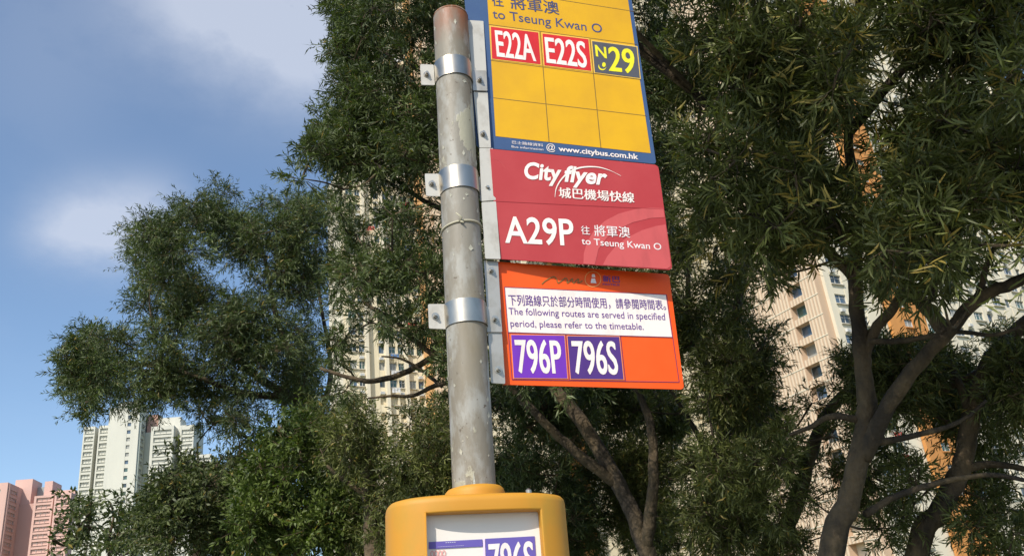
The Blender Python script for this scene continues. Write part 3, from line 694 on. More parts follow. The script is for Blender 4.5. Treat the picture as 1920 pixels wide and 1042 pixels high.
# ================================================================== BUS STOP POLE
DP = 1.81
def pole_axis_at(y):
    t = (y - 35) / (890 - 35); x = 845 + (888 - 845) * t; return at(x, y, DP)
axT, axB = pole_axis_at(35), pole_axis_at(890); axd = (axT - axB) / np.linalg.norm(axT - axB)
def axis_z(z): return axB + axd * ((z - axB[2]) / axd[2])
PR = .0445
def pole_material():
    m = bpy.data.materials.new('weathered_painted_steel'); m.use_nodes = True; t = m.node_tree; n = t.nodes; b = n['Principled BSDF']; l = t.links
    tcn = n.new('ShaderNodeTexCoord')
    def noise(sc, st, det=7, ro=.65):
        mp = n.new('ShaderNodeMapping'); mp.inputs['Scale'].default_value = st; l.new(tcn.outputs['Object'], mp.inputs[0])
        k = n.new('ShaderNodeTexNoise'); k.inputs['Scale'].default_value = sc; k.inputs['Detail'].default_value = det; k.inputs['Roughness'].default_value = ro
        l.new(mp.outputs[0], k.inputs['Vector']); return k.outputs['Fac']
    def ramp(f, lo, hi):
        k = n.new('ShaderNodeMapRange'); k.inputs['From Min'].default_value = lo; k.inputs['From Max'].default_value = hi; l.new(f, k.inputs['Value']); return k.outputs[0]
    def mixc(f, a, bcol):
        k = n.new('ShaderNodeMixRGB'); l.new(f, k.inputs['Fac'])
        if isinstance(a, tuple): k.inputs['Color1'].default_value = (*a, 1)
        else: l.new(a, k.inputs['Color1'])
        k.inputs['Color2'].default_value = (*bcol, 1); return k.outputs[0]
    streak = ramp(noise(9, (1, 1, .18)), .38, .66)
    c = mixc(streak, (.235, .215, .175), (.165, .135, .088))
    c = mixc(ramp(noise(22, (1, 1, .4)), .5, .62), c, (.30, .29, .255))
    peel = ramp(noise(10, (1, 1, .45), 6, .6), .585, .60)
    c = mixc(peel, c, (.36, .34, .25))
    c = mixc(ramp(noise(5, (1.6, 1.6, .5), 3, .5), .5, .66), c, (.22, .185, .125))
    c = mixc(ramp(noise(14, (1.5, 1.5, .22), 5, .55), .63, .65), c, (.42, .44, .40))
    c = mixc(ramp(noise(60, (1, 1, 1), 3), .66, .72), c, (.10, .075, .05))
    # rust near the cap
    sx = n.new('ShaderNodeSeparateXYZ'); l.new(tcn.outputs['Object'], sx.inputs[0])
    hz = ramp(sx.outputs['Z'], float(axT[2]) - .11, float(axT[2]) + .035)
    mu = n.new('ShaderNodeMath'); mu.operation = 'MULTIPLY'; l.new(hz, mu.inputs[0]); l.new(ramp(noise(13, (1, 1, .35)), .38, .58), mu.inputs[1])
    mu2 = n.new('ShaderNodeMath'); mu2.operation = 'MULTIPLY'; mu2.use_clamp = True; mu2.inputs[1].default_value = 1.3; l.new(mu.outputs[0], mu2.inputs[0])
    c = mixc(mu2.outputs[0], c, (.27, .085, .03))
    l.new(c, b.inputs['Base Color']); b.inputs['Roughness'].default_value = .55; b.inputs['Specular IOR Level'].default_value = .4
    add = n.new('ShaderNodeMath'); add.operation = 'MULTIPLY_ADD'; add.inputs[1].default_value = 1.0; l.new(peel, add.inputs[0]); l.new(noise(70, (1, 1, .6), 4), add.inputs[2])
    bp = n.new('ShaderNodeBump'); bp.inputs['Strength'].default_value = .55; bp.inputs['Distance'].default_value = .0012; l.new(add.outputs[0], bp.inputs['Height']); l.new(bp.outputs[0], b.inputs['Normal'])
    return m
polem = pole_material()
steel = mat('stainless_steel', (.50, .455, .38), .34, 1.0, noise=(14, (.34, .31, .26), .45, .7, (1, 1, .6)))
steel_dull = mat('dull_steel_plate', (.42, .40, .36), .5, .85, noise=(18, (.28, .25, .20), .45, .72, (1, 1, .6)), bump=(60, .15, .001))
alu_plate = mat('painted_bracket_grey', (.50, .48, .43), .5, .15, noise=(22, (.36, .33, .28), .52, .74, (1, 1, .7)))
rusty = mat('rusty_bolt', (.30, .20, .13), .6, .6, noise=(90, (.45, .42, .38), .4, .6, (1, 1, 1)))

YAW = {'blue': 14.0, 'red': 11.0, 'orange': 16.0, 'ear': 13.0}
class Plane:
    """a flat board hung beside the pole: yaw turns its right end away from the viewer"""
    def __init__(s, ymid, yaw, tilt=.03, fwd=0.0):
        a = math.radians(yaw); s.u = np.array([math.cos(a), math.sin(a), 0]); v = np.array([0, tilt, -1.0]); v -= s.u * (v @ s.u); s.v = v / np.linalg.norm(v)
        s.n = np.cross(s.v, s.u); s.n = s.n if s.n[1] < 0 else -s.n; s.P = pole_axis_at(ymid) + s.n * fwd
    def __call__(s, px, lift=0.0):
        d = ray(*px); P = s.P + s.n * lift; return EYE + d * (((P - EYE) @ s.n) / (d @ s.n))
z1 = lambda x, y: (770 + x / 3.2562, y / 3.2562)
z2 = lambda x, y: (770 + x / 3.6923, 280 + y / 3.6923)
z3 = lambda x, y: (770 + x / 3.6226, 480 + y / 3.6226)
z4 = lambda x, y: (940 + x / 6.7214, 245 + y / 6.7214)
z5 = lambda x, y: (790 + x / 8.0, 940 + y / 8.0)

def plate(name, pl, quad, m, parent, lift=0.0, thick=.0025, rad=0.0, label=None, corners=(1, 1, 1, 1), kind=None):
    """flat plate whose outline is given by four corners, with rounded corners"""
    Q = [np.array(pl(q, lift)) for q in quad]; pts = []
    for i in range(4):
        p, a, b = Q[i], Q[i - 1], Q[(i + 1) % 4]
        if rad > 0 and corners[i]:
            da = (a - p) / np.linalg.norm(a - p); db = (b - p) / np.linalg.norm(b - p)
            for k in range(7):
                t = k / 6 * math.pi / 2; pts.append(p + da * rad * (1 - math.sin(t)) + db * rad * (1 - math.cos(t)))
        else: pts.append(p)
    n = len(pts); V = pts + [p - pl.n * thick for p in pts]
    Fc = [tuple(range(n)), tuple(range(2 * n - 1, n - 1, -1))] + [(i, n + i, n + (i + 1) % n, (i + 1) % n) for i in range(n)]
    return mk(name, V, Fc, m, parent, label=label, kind=kind)
def strip(name, pl, pts, widths, m, parent, lift):
    """a painted line of changing width (metres) through the given points"""
    P = [pl(p, lift) for p in pts]; n = len(P); V = []; Fc = []
    for i in range(n):
        t = P[min(i + 1, n - 1)] - P[max(i - 1, 0)]; s = np.cross(t, pl.n); s /= np.linalg.norm(s) + 1e-12
        w_ = (widths[i] if hasattr(widths, '__len__') else widths) / 2; V += [P[i] + s * w_, P[i] - s * w_]
    for i in range(n - 1): Fc.append((2 * i, 2 * i + 1, 2 * i + 3, 2 * i + 2))
    return mk(name, V, Fc, m, parent)
def poly(name, pl, pts, m, parent, lift): return mk(name, [pl(p, lift) for p in pts], [tuple(range(len(pts)))], m, parent)
def text(s, pl, BL, BR, TL, TR, m, parent, lift=.0012, weight=0.0, cap=True, shear=0.0, mode='cap', bold=0.0):
    if mode == 'box' and weight: bold = weight * 1.1; weight = 0.0
    """lettering set between four corners of its baseline and cap line"""
    cu = bpy.data.curves.new('t', 'FONT'); cu.body = s; cu.size = 1; cu.offset = weight; cu.resolution_u = 4; cu.shear = shear
    o = bpy.data.objects.new('t', cu); C.objects.link(o); dg = bpy.context.evaluated_depsgraph_get()
    me = o.evaluated_get(dg).to_mesh(); V = np.array([v.co[:] for v in me.vertices]); Fc = [tuple(p.vertices) for p in me.polygons]
    bpy.data.objects.remove(o); bpy.data.curves.remove(cu)
    x0, x1 = V[:, 0].min(), V[:, 0].max(); y0, y1 = V[:, 1].min(), V[:, 1].max()
    if mode == 'cap': y0, y1 = 0.0 - weight, CAPH + weight
    q = [np.array(pl(p, lift)) for p in (BL, BR, TL, TR)]; W = []
    for v in V:
        a = (v[0] - x0) / (x1 - x0); b = (v[1] - y0) / (y1 - y0)
        W.append((q[0] * (1 - a) + q[1] * a) * (1 - b) + (q[2] * (1 - a) + q[3] * a) * b)
    if bold:
        e = (q[1] - q[0]) / (x1 - x0) * bold; n_ = len(W); W0 = W; F0 = Fc; W = []; Fc = []
        for k, sh in enumerate((-1, 1, 0)): W += [p + e * sh + pl.n * (.00012 * k) for p in W0]; Fc += [tuple(i + k * n_ for i in f) for f in F0]
    return mk('lettering', W, Fc, m, parent)
cu = bpy.data.curves.new('t', 'FONT'); cu.body = 'H'; cu.size = 1; o = bpy.data.objects.new('t', cu); C.objects.link(o)
me = o.evaluated_get(bpy.context.evaluated_depsgraph_get()).to_mesh(); CAPH = max(v.co.y for v in me.vertices); bpy.data.objects.remove(o)

pole = thing('bus_stop_pole', grd(axis_z(0)), 'weathered grey bus stop pole with peeling paint and a rusty top', 'pole')
mb = MB(); nz = 60; zs = np.linspace(.12, axT[2], nz)
tube(mb, [axis_z(z) for z in zs], PR, 40, cap=False)
mb.build('post', polem, pole, smooth=True)
cp = MB(); seg = 40; V = []; Fc = []
for i, (r_, h_) in enumerate([(PR, 0), (PR * 1.02, .001), (PR * .99, .006), (PR * .8, .009), (0.002, .010)]):
    for k in range(seg): th = 2 * math.pi * k / seg; V.append(axT + np.array([math.cos(th) * r_, math.sin(th) * r_, h_]))
for i in range(4):
    for k in range(seg): Fc.append((i * seg + k, i * seg + (k + 1) % seg, (i + 1) * seg + (k + 1) % seg, (i + 1) * seg + k))
mk('cap', V, Fc, mat('rusted_cap', (.20, .075, .03), .85, noise=(40, (.30, .25, .20), .45, .62, (1, 1, 1)), bump=(80, .6, .003)), pole, smooth=True)
# plastic tie left round the pole
ring = []
for k in range(49):
    th = 2 * math.pi * k / 48; c = pole_axis_at(430); ring.append(c + np.array([math.cos(th), math.sin(th), .10 * math.cos(th) - .05]) * (PR + .0015))
mb = MB(); tube(mb, ring, .0026, 6, cap=False); tube(mb, [c + np.array([.002, -PR - .003, -.004]), c + np.array([.006, -PR - .008, .004]), c + np.array([-.006, -PR - .012, .014])], [.003, .0025, .0015], 6)
tube(mb, [c + np.array([.003, -PR - .003, -.004]), c + np.array([.010, -PR - .007, -.010])], [.003, .0015], 6)
mb.build('cable_tie', mat('old_plastic_tie', (.42, .39, .28), .7), pole, smooth=True)
# paint flakes
fl = MB()
for _ in range(46):
    z = random.uniform(axB[2] - .02, axT[2] - .03); a = random.uniform(-math.pi, 0); c = axis_z(z); s = random.uniform(.002, .0055)
    n_ = np.array([math.cos(a), math.sin(a), 0]); t_ = np.array([-math.sin(a), math.cos(a), 0]); p = c + n_ * (PR + .0004)
    q = [p + t_ * s * random.uniform(-1.2, -.5), p + t_ * s * .2 + Z3 * s * random.uniform(-1.6, -.6), p + t_ * s * random.uniform(.6, 1.4) + n_ * s * .25, p + Z3 * s * random.uniform(.8, 2.2) + n_ * s * .5]
    fl.add(q, [(0, 1, 2), (0, 2, 3)])
fl.build('paint_flakes', mat('flaking_cream_paint', (.46, .44, .35), .7), pole, kind='stuff')

ear = Plane(350, YAW['ear'], 0.0)
class BandPlane(Plane): pass
def bolt(px, pl, parent, lift, m=None, r=.0068):
    c = pl(px, lift); a = pl.u; b = np.cross(pl.n, a); mb = MB()
    def ngon(rad, n, h0, h1, rot=0): 
        V = [c + (a * math.cos(2 * math.pi * k / n + rot) + b * math.sin(2 * math.pi * k / n + rot)) * rad + pl.n * h for h in (h0, h1) for k in range(n)]
        mb.add(V, [tuple(range(n))[::-1], tuple(range(n, 2 * n))] + [(k, (k + 1) % n, n + (k + 1) % n, n + k) for k in range(n)])
    ngon(r * 1.25, 16, 0, .0014); ngon(r * .85, 6, .0014, .0075, random.random()); ngon(r * .48, 10, .0075, .0125)
    return mb.build('bolt', m or steel, parent)
for ymid, hh, le, re_, lb, rb, z_ in [
    (141, .055, [(58, 393), (140, 396), (148, 520), (65, 518)], [(372, 430), (462, 432), (468, 555), (380, 552)], (98, 458), (422, 492), z1),
    (347, .058, [(98, 168), (200, 170), (210, 325), (108, 322)], [(470, 190), (570, 195), (585, 357), (480, 355)], (147, 240), (530, 275), z2),
    (594, .054, [(118, 325), (246, 325), (255, 495), (125, 490)], [(510, 345), (605, 345), (622, 515), (520, 515)], (168, 408), (573, 428), z3)]:
    c = pole_axis_at(ymid); V = []; Fc = []; n = 33; r_ = PR + .0012; ang0 = math.radians(YAW['ear']) - math.pi; 
    for rr in (r_, r_ + .0018):
        for h in (-hh / 2, hh / 2):
            for k in range(n): th = ang0 + math.pi * k / (n - 1); V.append(c + np.array([math.cos(th) * rr, math.sin(th) * rr, h]))
    outer = mk('clamp_band', [V[2 * n + i] for i in range(2 * n)], [(k, k + 1, n + k + 1, n + k) for k in range(n - 1)], steel, pole, smooth=True)
    for k in range(n - 1):
        Fc += [(k + 1, k, n + k, n + k + 1), (k, k + 1, 2 * n + k + 1, 2 * n + k), (n + k + 1, n + k, 3 * n + k, 3 * n + k + 1)]
    mk('band_edge', V, Fc, steel, outer); band = outer
    pe = plate('clamp_ear', ear, [z_(*p) for p in le], alu_plate, band, lift=.002, thick=.003, rad=.003)
    plate('clamp_ear', ear, [z_(*p) for p in re_], steel_dull, band, lift=.0075, thick=.003, rad=.002)
    bolt(z_(*lb), ear, band, .002); bolt(z_(*rb), ear, band, .0075, rusty if ymid == 585 else steel)

# ================================================================== SIGN BOARDS
def enamel(name, col, rough=.5, **k):
    if 'noise' not in k: k['noise'] = (26, tuple(c * .86 for c in col), .5, .72, (1, 1, .35))
    return mat(name, col, rough, spec=.35, bump=(7, .10, .004), **k)
YELLOW = enamel('sign_yellow', (.70, .382, .004), noise=(5, (.59, .31, .010), .4, .7, (1, 1, 1)))
YELLOW_LINE = enamel('sign_pale_yellow', (.80, .52, .10)); BLUE = enamel('sign_blue', (.040, .085, .20), noise=(8, (.05, .10, .21), .4, .7, (1, 1, 1)))
RED = enamel('sign_red', (.40, .036, .040), noise=(6, (.44, .052, .054), .45, .75, (1, 1, 1))); RED_SW = enamel('sign_red_pale', (.52, .085, .085)); RED_SEAM = enamel('sign_red_seam', (.38, .03, .035))
ROUTE_RED = enamel('route_red', (.60, .018, .022)); GREY = enamel('route_grey', (.085, .085, .10)); NAVY = enamel('letter_navy', (.06, .07, .16))
WHITE = enamel('sign_white', (.84, .74, .68)); OFFW = enamel('sign_offwhite', (.78, .70, .68)); LEMON = enamel('letter_lemon', (.80, .72, .02))
ORANGE = enamel('sign_orange', (.88, .088, .004), noise=(5, (.80, .105, .010), .4, .7, (1, 1, 1))); PURP = enamel('route_purple', (.16, .03, .42)); PURP_D = enamel('route_dark_purple', (.075, .028, .19))
PURP_T = enamel('letter_purple', (.12, .05, .25)); LINE_D = enamel('line_maroon', (.16, .03, .10)); GRID = enamel('grid_brown', (.16, .10, .03)); OLIVE = enamel('logo_olive', (.22, .13, .03)); PALE_OR = enamel('logo_pale', (.85, .38, .12))
BACK = mat('board_back', (.4, .4, .4), .5, .6)

# ---- blue and yellow board
PB = Plane(150, YAW['blue'], .03, -.004)
SB = thing('sign_board', grd(PB((1050, 150)), 0) + Z3 * 2.7, 'yellow bus route board with dark blue border, topmost of three on the pole', 'bus stop sign')
tl, tr_ = (862.5, -150), (1164, -135)
TLq = (879 - (278 + 150) * .0735 + 8, -150)
plate('board_plate', PB, [(854, -210), (1160, -160), (1230.5, 307.5), (894, 276)], BLUE, SB, rad=.008, thick=.003)
def lerp(a, b, t): return (a[0] + (b[0] - a[0]) * t, a[1] + (b[1] - a[1]) * t)
yq = [(902.5, -188), (1155, -150), z1(1466, 936), z1(519, 832)]
plate('yellow_panel', PB, yq, YELLOW, SB, lift=.0006, thick=.0004)
gl = [((905, 0), (1360, 71)), ((474, 150), (1384, 273)), ((490, 370), (1408, 488)), ((505, 598), (1440, 708))]
for a, b in gl: strip('grid_line', PB, [z1(*a), z1(*b)], .0016, GRID, SB, .0009)
for a, b in [((790, 192), (845, 866)), ((1095, 240), (1161, 901))]: strip('grid_line', PB, [z1(*a), z1(*b)], .0018, GRID, SB, .0011)
strip('grid_line', PB, [(905, -120), (1168, -86)], .0016, GRID, SB, .0009)
for q, m, txts in [
    ([(484, 158), (784, 196), (799, 400), (492, 363)], ROUTE_RED, [('E22A', (528, 346), (766, 376), (514, 186), (742, 216), WHITE)]),
    ([(799, 200), (1090, 237), (1108, 440), (812, 404)], ROUTE_RED, [('E22S', (832, 384), (1078, 416), (818, 228), (1062, 258), WHITE)]),
    ([(1102, 246), (1384, 284), (1405, 484), (1120, 446)], GREY, [('N', (1133, 345), (1197, 359), (1125, 275), (1191, 290), LEMON), ('29', (1213, 434), (1372, 450), (1206, 286), (1358, 304), LEMON)])]:
    Q = [z1(*p) for p in q]
    plate('route_panel_border', PB, Q, YELLOW_LINE, SB, lift=.0014, thick=.0004)
    c = (sum(p[0] for p in Q) / 4, sum(p[1] for p in Q) / 4); Qi = [(c[0] + (p[0] - c[0]) * .965, c[1] + (p[1] - c[1]) * .95) for p in Q]
    rp = plate('route_panel', PB, Qi, m, SB, lift=.0018, thick=.0003)
    for s, bl, br_, tl_, trr, tm in txts: text(s, PB, z1(*bl), z1(*br_), z1(*tl_), z1(*trr), tm, rp, lift=.0023, weight=.010, bold=.014)
def disc(pl, c, r, m, parent, lift, sy=1.0, a0=0, a1=360, n=28): return poly('emblem', pl, [(c[0] + r * math.cos(math.radians(a0 + (a1 - a0) * k / n)), c[1] + r * sy * math.sin(math.radians(a0 + (a1 - a0) * k / n))) for k in range(n)], m, parent, lift)
mc = z1(1172, 402)
strip('emblem', PB, [(mc[0] + 7.4 * math.cos(math.radians(a)), mc[1] + 7.6 * math.sin(math.radians(a))) for a in range(200, 19, -20)], [.0004, .0016, .0030, .0040, .0046, .0044, .0036, .0024, .0012, .0004][:10], LEMON, rp, .0023)
disc(PB, z1(1180, 396), 3.4, LEMON, rp, .0023, 1.3)
text('往', PB, z1(500, 36), z1(568, 44), z1(492, -34), z1(560, -26), NAVY, SB, weight=.012, mode='box')
text('將軍澳', PB, z1(614, 54), z1(908, 92), z1(604, -26), z1(898, 12), NAVY, SB, weight=.012, mode='box')
text('to Tseung Kwan O', PB, z1(502, 111), z1(1170, 203), z1(497, 57), z1(1166, 150), NAVY, SB, weight=.004)
text('巴士路線資料', PB, z4(136, 166), z4(527, 206), z4(134, 126), z4(525, 166), OFFW, SB, mode='box')
text('Bus information', PB, z4(130, 214), z4(530, 252), z4(128, 186), z4(528, 224), OFFW, SB)
text('@', PB, z4(572, 265), z4(682, 276), z4(565, 160), z4(674, 170), WHITE, SB, mode='box')
text('www.citybus.com.hk', PB, z4(724, 258), z4(1728, 364), z4(716, 194), z4(1722, 296), WHITE, SB, weight=.022)

# ---- red board
PRd = Plane(385, YAW['red'], .03, .012)
SR = thing('sign_board', grd(PRd((1090, 390)), 0) + Z3 * 2.3, 'red airport bus sign board with white lettering, the middle of three boards', 'bus stop sign')
plate('board_plate', PRd, [(919, 279), (1234, 309.5), z2(1812, 834), (933, 485)], RED, SR, rad=.010, thick=.003, corners=(0, 1, 1, 0))
poly('printed_swoosh', PRd, [z2(*p) for p in [(1196, 792), (1198, 720), (1222, 640), (1270, 560), (1345, 495), (1440, 445), (1560, 413), (1660, 404), (1750, 408), (1758, 470), (1660, 476), (1540, 505), (1440, 550), (1360, 610), (1300, 690), (1275, 797)]], RED_SW, SR, .0006)
poly('printed_swoosh', PRd, [z2(*p) for p in [(1330, 800), (1360, 740), (1420, 670), (1500, 610), (1600, 560), (1700, 530), (1765, 520), (1798, 760), (1800, 810), (1775, 826)]], RED_SW, SR, .0006)
strip('sheet_seam', PRd, [z2(588, 358), z2(1200, 388), z2(1754, 414)], .0012, RED_SEAM, SR, .0008)
strip('scratch', PRd, [z2(*p) for p in [(575, 62), (605, 72), (628, 92), (655, 132)]], .0007, RED_SW, SR, .0008)
text('City', PRd, z4(278, 606), z4(742, 640), z4(300, 392), z4(765, 432), WHITE, SR, weight=.030, shear=.0)
text('flyer', PRd, z4(792, 644), z4(1322, 690), z4(800, 440), z4(1345, 486), WHITE, SR, weight=.030, shear=.12)
arc = spline([np.array([*z4(*p), 0]) for p in [(676, 836), (688, 740), (730, 650), (800, 566), (880, 510), (980, 470), (1100, 455), (1230, 462), (1350, 495), (1430, 530), (1508, 570)]], 3)
wd = [.0008 + .0034 * math.sin(math.pi * min(1, k / (len(arc) - 1) * 1.15)) for k in range(len(arc))]; wd = [max(.0008, x) for x in wd]
strip('printed_arc', PRd, [(p[0], p[1]) for p in arc], wd, WHITE, SR, .0014)
text('城巴機場快線', PRd, z4(728, 846), z4(1676, 912), z4(722, 712), z4(1670, 780), WHITE, SR, weight=.018, mode='box')
text('A29P', PRd, z2(655, 646), z2(1136, 668), z2(643, 463), z2(1122, 484), WHITE, SR, weight=.016)
text('往', PRd, z2(1182, 588), z2(1242, 592), z2(1178, 528), z2(1238, 532), OFFW, SR, weight=.006, mode='box')
text('將軍澳', PRd, z2(1274, 600), z2(1520, 612), z2(1268, 522), z2(1514, 536), OFFW, SR, weight=.008, mode='box')
text('to Tseung Kwan O', PRd, z2(1185, 656), z2(1737, 696), z2(1181, 611), z2(1733, 651), OFFW, SR, weight=.006)

# ---- orange board
PO = Plane(610, YAW['orange'], .03, -.004)
SO = thing('sign_board', grd(PO((1110, 600)), 0) + Z3 * 2.0, 'orange route board with a white notice and two purple panels, lowest of three boards', 'bus stop sign')
plate('board_plate', PO, [(929, 490), (1254.5, 514), z3(1858, 904), (944, 720.5)], ORANGE, SO, rad=.009, thick=.003, corners=(0, 1, 1, 0))
fr = [(638, 210), (1738, 262), (1824, 855), (689, 837)]
for i in range(4): strip('border_line', PO, [z3(*fr[i]), z3(*fr[(i + 1) % 4])], .0016, LINE_D, SO, .0010)
nt = plate('notice_panel', PO, [z3(641, 214), z3(1733, 264), z3(1775, 548), z3(664, 515)], WHITE, SO, lift=.0007, thick=.0003)
strip('border_line', PO, [z3(663, 518), z3(1779, 551)], .0018, LINE_D, SO, .0011)
for a, b in [((1053, 530), (1078, 843)), ((1425, 541), (1459, 848))]: strip('border_line', PO, [z3(*a), z3(*b)], .0016, LINE_D, SO, .0011)
text('下列路線只於部分時間使用，請參閱時間表。', PO, z3(669, 336), z3(1736, 368), z3(660, 258), z3(1726, 298), PURP_T, nt, weight=.008, mode='box')
text('The following routes are served in specified', PO, z3(667, 396), z3(1730, 434), z3(663, 350), z3(1725, 388), PURP_T, nt, weight=.004)
text('period, please refer to the timetable.', PO, z3(679, 478), z3(1584, 500), z3(674, 433), z3(1580, 456), PURP_T, nt, weight=.004)
for q, m, s, tq in [([(678, 530), (1048, 535), (1069, 833), (698, 830)], PURP, '796P', [(730, 790), (1034, 797), (706, 568), (1012, 573)]),
                    ([(1060, 538), (1420, 543), (1451, 840), (1083, 835)], PURP_D, '796S', [(1116, 796), (1412, 803), (1092, 576), (1388, 580)])]:
    Q = [z3(*p) for p in q]; plate('route_panel_border', PO, Q, mat('pale_orange_line', (.85, .30, .12), .4), SO, lift=.0013, thick=.0003)
    c = (sum(p[0] for p in Q) / 4, sum(p[1] for p in Q) / 4); Qi = [(c[0] + (p[0] - c[0]) * .975, c[1] + (p[1] - c[1]) * .97) for p in Q]
    rp = plate('route_panel', PO, Qi, m, SO, lift=.0017, thick=.0003)
    text(s, PO, *[z3(*p) for p in tq], WHITE, rp, lift=.0022, weight=.010, bold=.016)
sq = spline([np.array([*z3(*p), 0]) for p in [(890, 190), (915, 168), (950, 148), (978, 140), (992, 160), (1000, 182), (1025, 168), (1050, 150), (1064, 158), (1062, 182), (1080, 172), (1098, 152), (1100, 172), (1108, 182), (1130, 160), (1142, 158), (1136, 182), (1168, 168)]], 4)
strip('emblem', PO, [(p[0], p[1]) for p in sq], .0024, OLIVE, SO, .0012)
cc = z3(1238, 156); strip('emblem', PO, [(cc[0] + 15 * math.cos(a / 20 * 2 * math.pi), cc[1] + 14.5 * math.sin(a / 20 * 2 * math.pi)) for a in range(21)], .0016, PALE_OR, SO, .0012)
poly('emblem', PO, [z3(*p) for p in [(1228, 150), (1252, 152), (1262, 184), (1222, 182)]], OFFW, SO, .0012)
poly('emblem', PO, [z3(*p) for p in [(1232, 122), (1250, 122), (1254, 144), (1230, 143)]], OFFW, SO, .0012)
text('新巴', PO, z3(1306, 174), z3(1422, 180), z3(1304, 130), z3(1420, 137), PURP_T, SO, weight=.016, mode='box')
text('FIRSTBUS', PO, z3(1306, 197), z3(1420, 202), z3(1305, 184), z3(1419, 189), PURP_T, SO)

# ---- fixing plates that hold the boards to the clamps
PK = {id(SB): 0, id(SR): 0, id(SO): 0}
br = plate('bracket', ear, [z1(346, 124), z1(444, 130), z1(470, 556), z1(386, 560)], alu_plate, SB, lift=.004, thick=.004, rad=.002)
br = plate('bracket', ear, [z1(384, 563), z1(470, 563), (920.5, 277), (899, 277)], alu_plate, SB, lift=.004, thick=.004, rad=.002); bolt(z1(442, 820), ear, br, .004)
br = plate('bracket', ear, [(899, 278), (924.4, 278), (929.5, 375), (903, 377)], alu_plate, SR, lift=.015, thick=.004, rad=.001)
br = plate('bracket', ear, [(903, 379), (929.8, 377.5), (938.5, 485.5), (910, 484.5)], alu_plate, SR, lift=.015, thick=.004, rad=.002)
br = plate('bracket', ear, [z3(497, 27), z3(593, 33), z3(622, 515), z3(530, 517)], steel_dull, SO, lift=.004, thick=.004, rad=.003); bolt(z3(548, 100), ear, br, .004)
br = plate('bracket', ear, [z3(526, 520), z3(620, 520), z3(643, 866), z3(546, 860)], steel_dull, SO, lift=.004, thick=.004, rad=.003); bolt(z3(596, 772), ear, br, .004)

# ================================================================== TIMETABLE CASE
cyaw = math.radians(14); cu_ = np.array([math.cos(cyaw), math.sin(cyaw), 0]); cb_ = np.array([-math.sin(cyaw), math.cos(cyaw), 0])   # right, back
cu_ = cu_ - axd * (cu_ @ axd); cu_ /= np.linalg.norm(cu_); cb_ = cb_ - axd * (cb_ @ axd); cb_ /= np.linalg.norm(cb_)
case_c = pole_axis_at(980); A_, B_ = .179, .115
zt = at(892, 922, DP - B_)[2]
CZ = axis_z(zt); case_y = mat('case_yellow_enamel', (.52, .235, .015), .6, coat=.0, noise=(5, (.36, .24, .03), .56, .80, (1, 1, .6)), bump=(9, .12, .004))
TC = thing('timetable_case', grd(CZ), 'yellow rounded timetable case fixed round the pole below the signs', 'timetable case')
def cpt(x, y, z): return CZ + cu_ * x + cb_ * y + axd * (z - zt)
EXP = 2.9
def outline(th, k=1.0, dr=0.0):
    c, s = math.cos(th), math.sin(th); x = math.copysign(abs(c) ** (2 / EXP), c) * (A_ - dr); y = math.copysign(abs(s) ** (2 / EXP), s) * (B_ - dr); return x, y
# opening edges measured on the front
def case_x(px, py, yf):
    d = ray(px, py); t = ((CZ + cb_ * yf - EYE) @ cb_) / (d @ cb_); q = EYE + d * t; return float((q - CZ) @ cu_), float((q - CZ) @ axd + zt)
xl, _ = case_x(800, 980, -B_ * .97); xr, _ = case_x(1017, 980, -B_ * .97); _, zo = case_x(905, 957, -B_)
def th_of(x):
    lo, hi = -math.pi, 0.0
    for _ in range(40):
        m_ = (lo + hi) / 2
        if outline(m_)[0] < x: lo = m_
        else: hi = m_
    return (lo + hi) / 2
tl_, tr2 = th_of(xl), th_of(xr); zb = .75; zo2 = zb + .06
ths = list(np.linspace(0, math.pi, 30)) + list(np.linspace(-math.pi, tl_, 14))[1:] + list(np.linspace(tl_, tr2, 16))[1:] + list(np.linspace(tr2, 0, 14))[1:-1]
n = len(ths)
lev = [(zt + .0, .030), (zt + .0, .016), (zt - .003, .006), (zt - .008, .0015), (zt - .016, 0), (zo, 0), (zo2, 0), (zb, 0)]
V = []; Fc = []
for z, dr in lev:
    for th in ths: x, y = outline(th, dr=dr); V.append(cpt(x, y, z))
for i in range(len(lev) - 1):
    for k in range(n):
        k2 = (k + 1) % n; a = ths[k]
        if lev[i][0] == zo and tl_ - 1e-6 <= a < tr2 - 1e-6: continue
        Fc.append((i * n + k, i * n + k2, (i + 1) * n + k2, (i + 1) * n + k))
Fc.append(tuple(range(n))); Fc.append(tuple((len(lev) - 1) * n + k for k in range(n))[::-1])
YP = -.083                                   # depth of the poster
kin = [k for k in range(n) if tl_ - 1e-6 <= ths[k] <= tr2 + 1e-6]
for row, zz in ((5, zo), (6, zo2)):
    b0i = len(V)
    for k in kin: x, y = outline(ths[k]); V.append(cpt(x, YP, zz))
    for j in range(len(kin) - 1): Fc.append((row * n + kin[j], row * n + kin[j + 1], b0i + j + 1, b0i + j))
t0 = len(V) - 2 * len(kin); t1_ = len(V) - len(kin)
for e, k in ((0, kin[0]), (len(kin) - 1, kin[-1])): Fc.append((5 * n + k, 6 * n + k, t1_ + e, t0 + e))
cs = mk('housing', V, Fc, case_y, TC, smooth=True)
mod = cs.modifiers.new('b', 'BEVEL'); mod.width = .004; mod.segments = 3; mod.limit_method = 'ANGLE'; mod.angle_limit = math.radians(50)
md = cs.modifiers.new('wn', 'WEIGHTED_NORMAL')
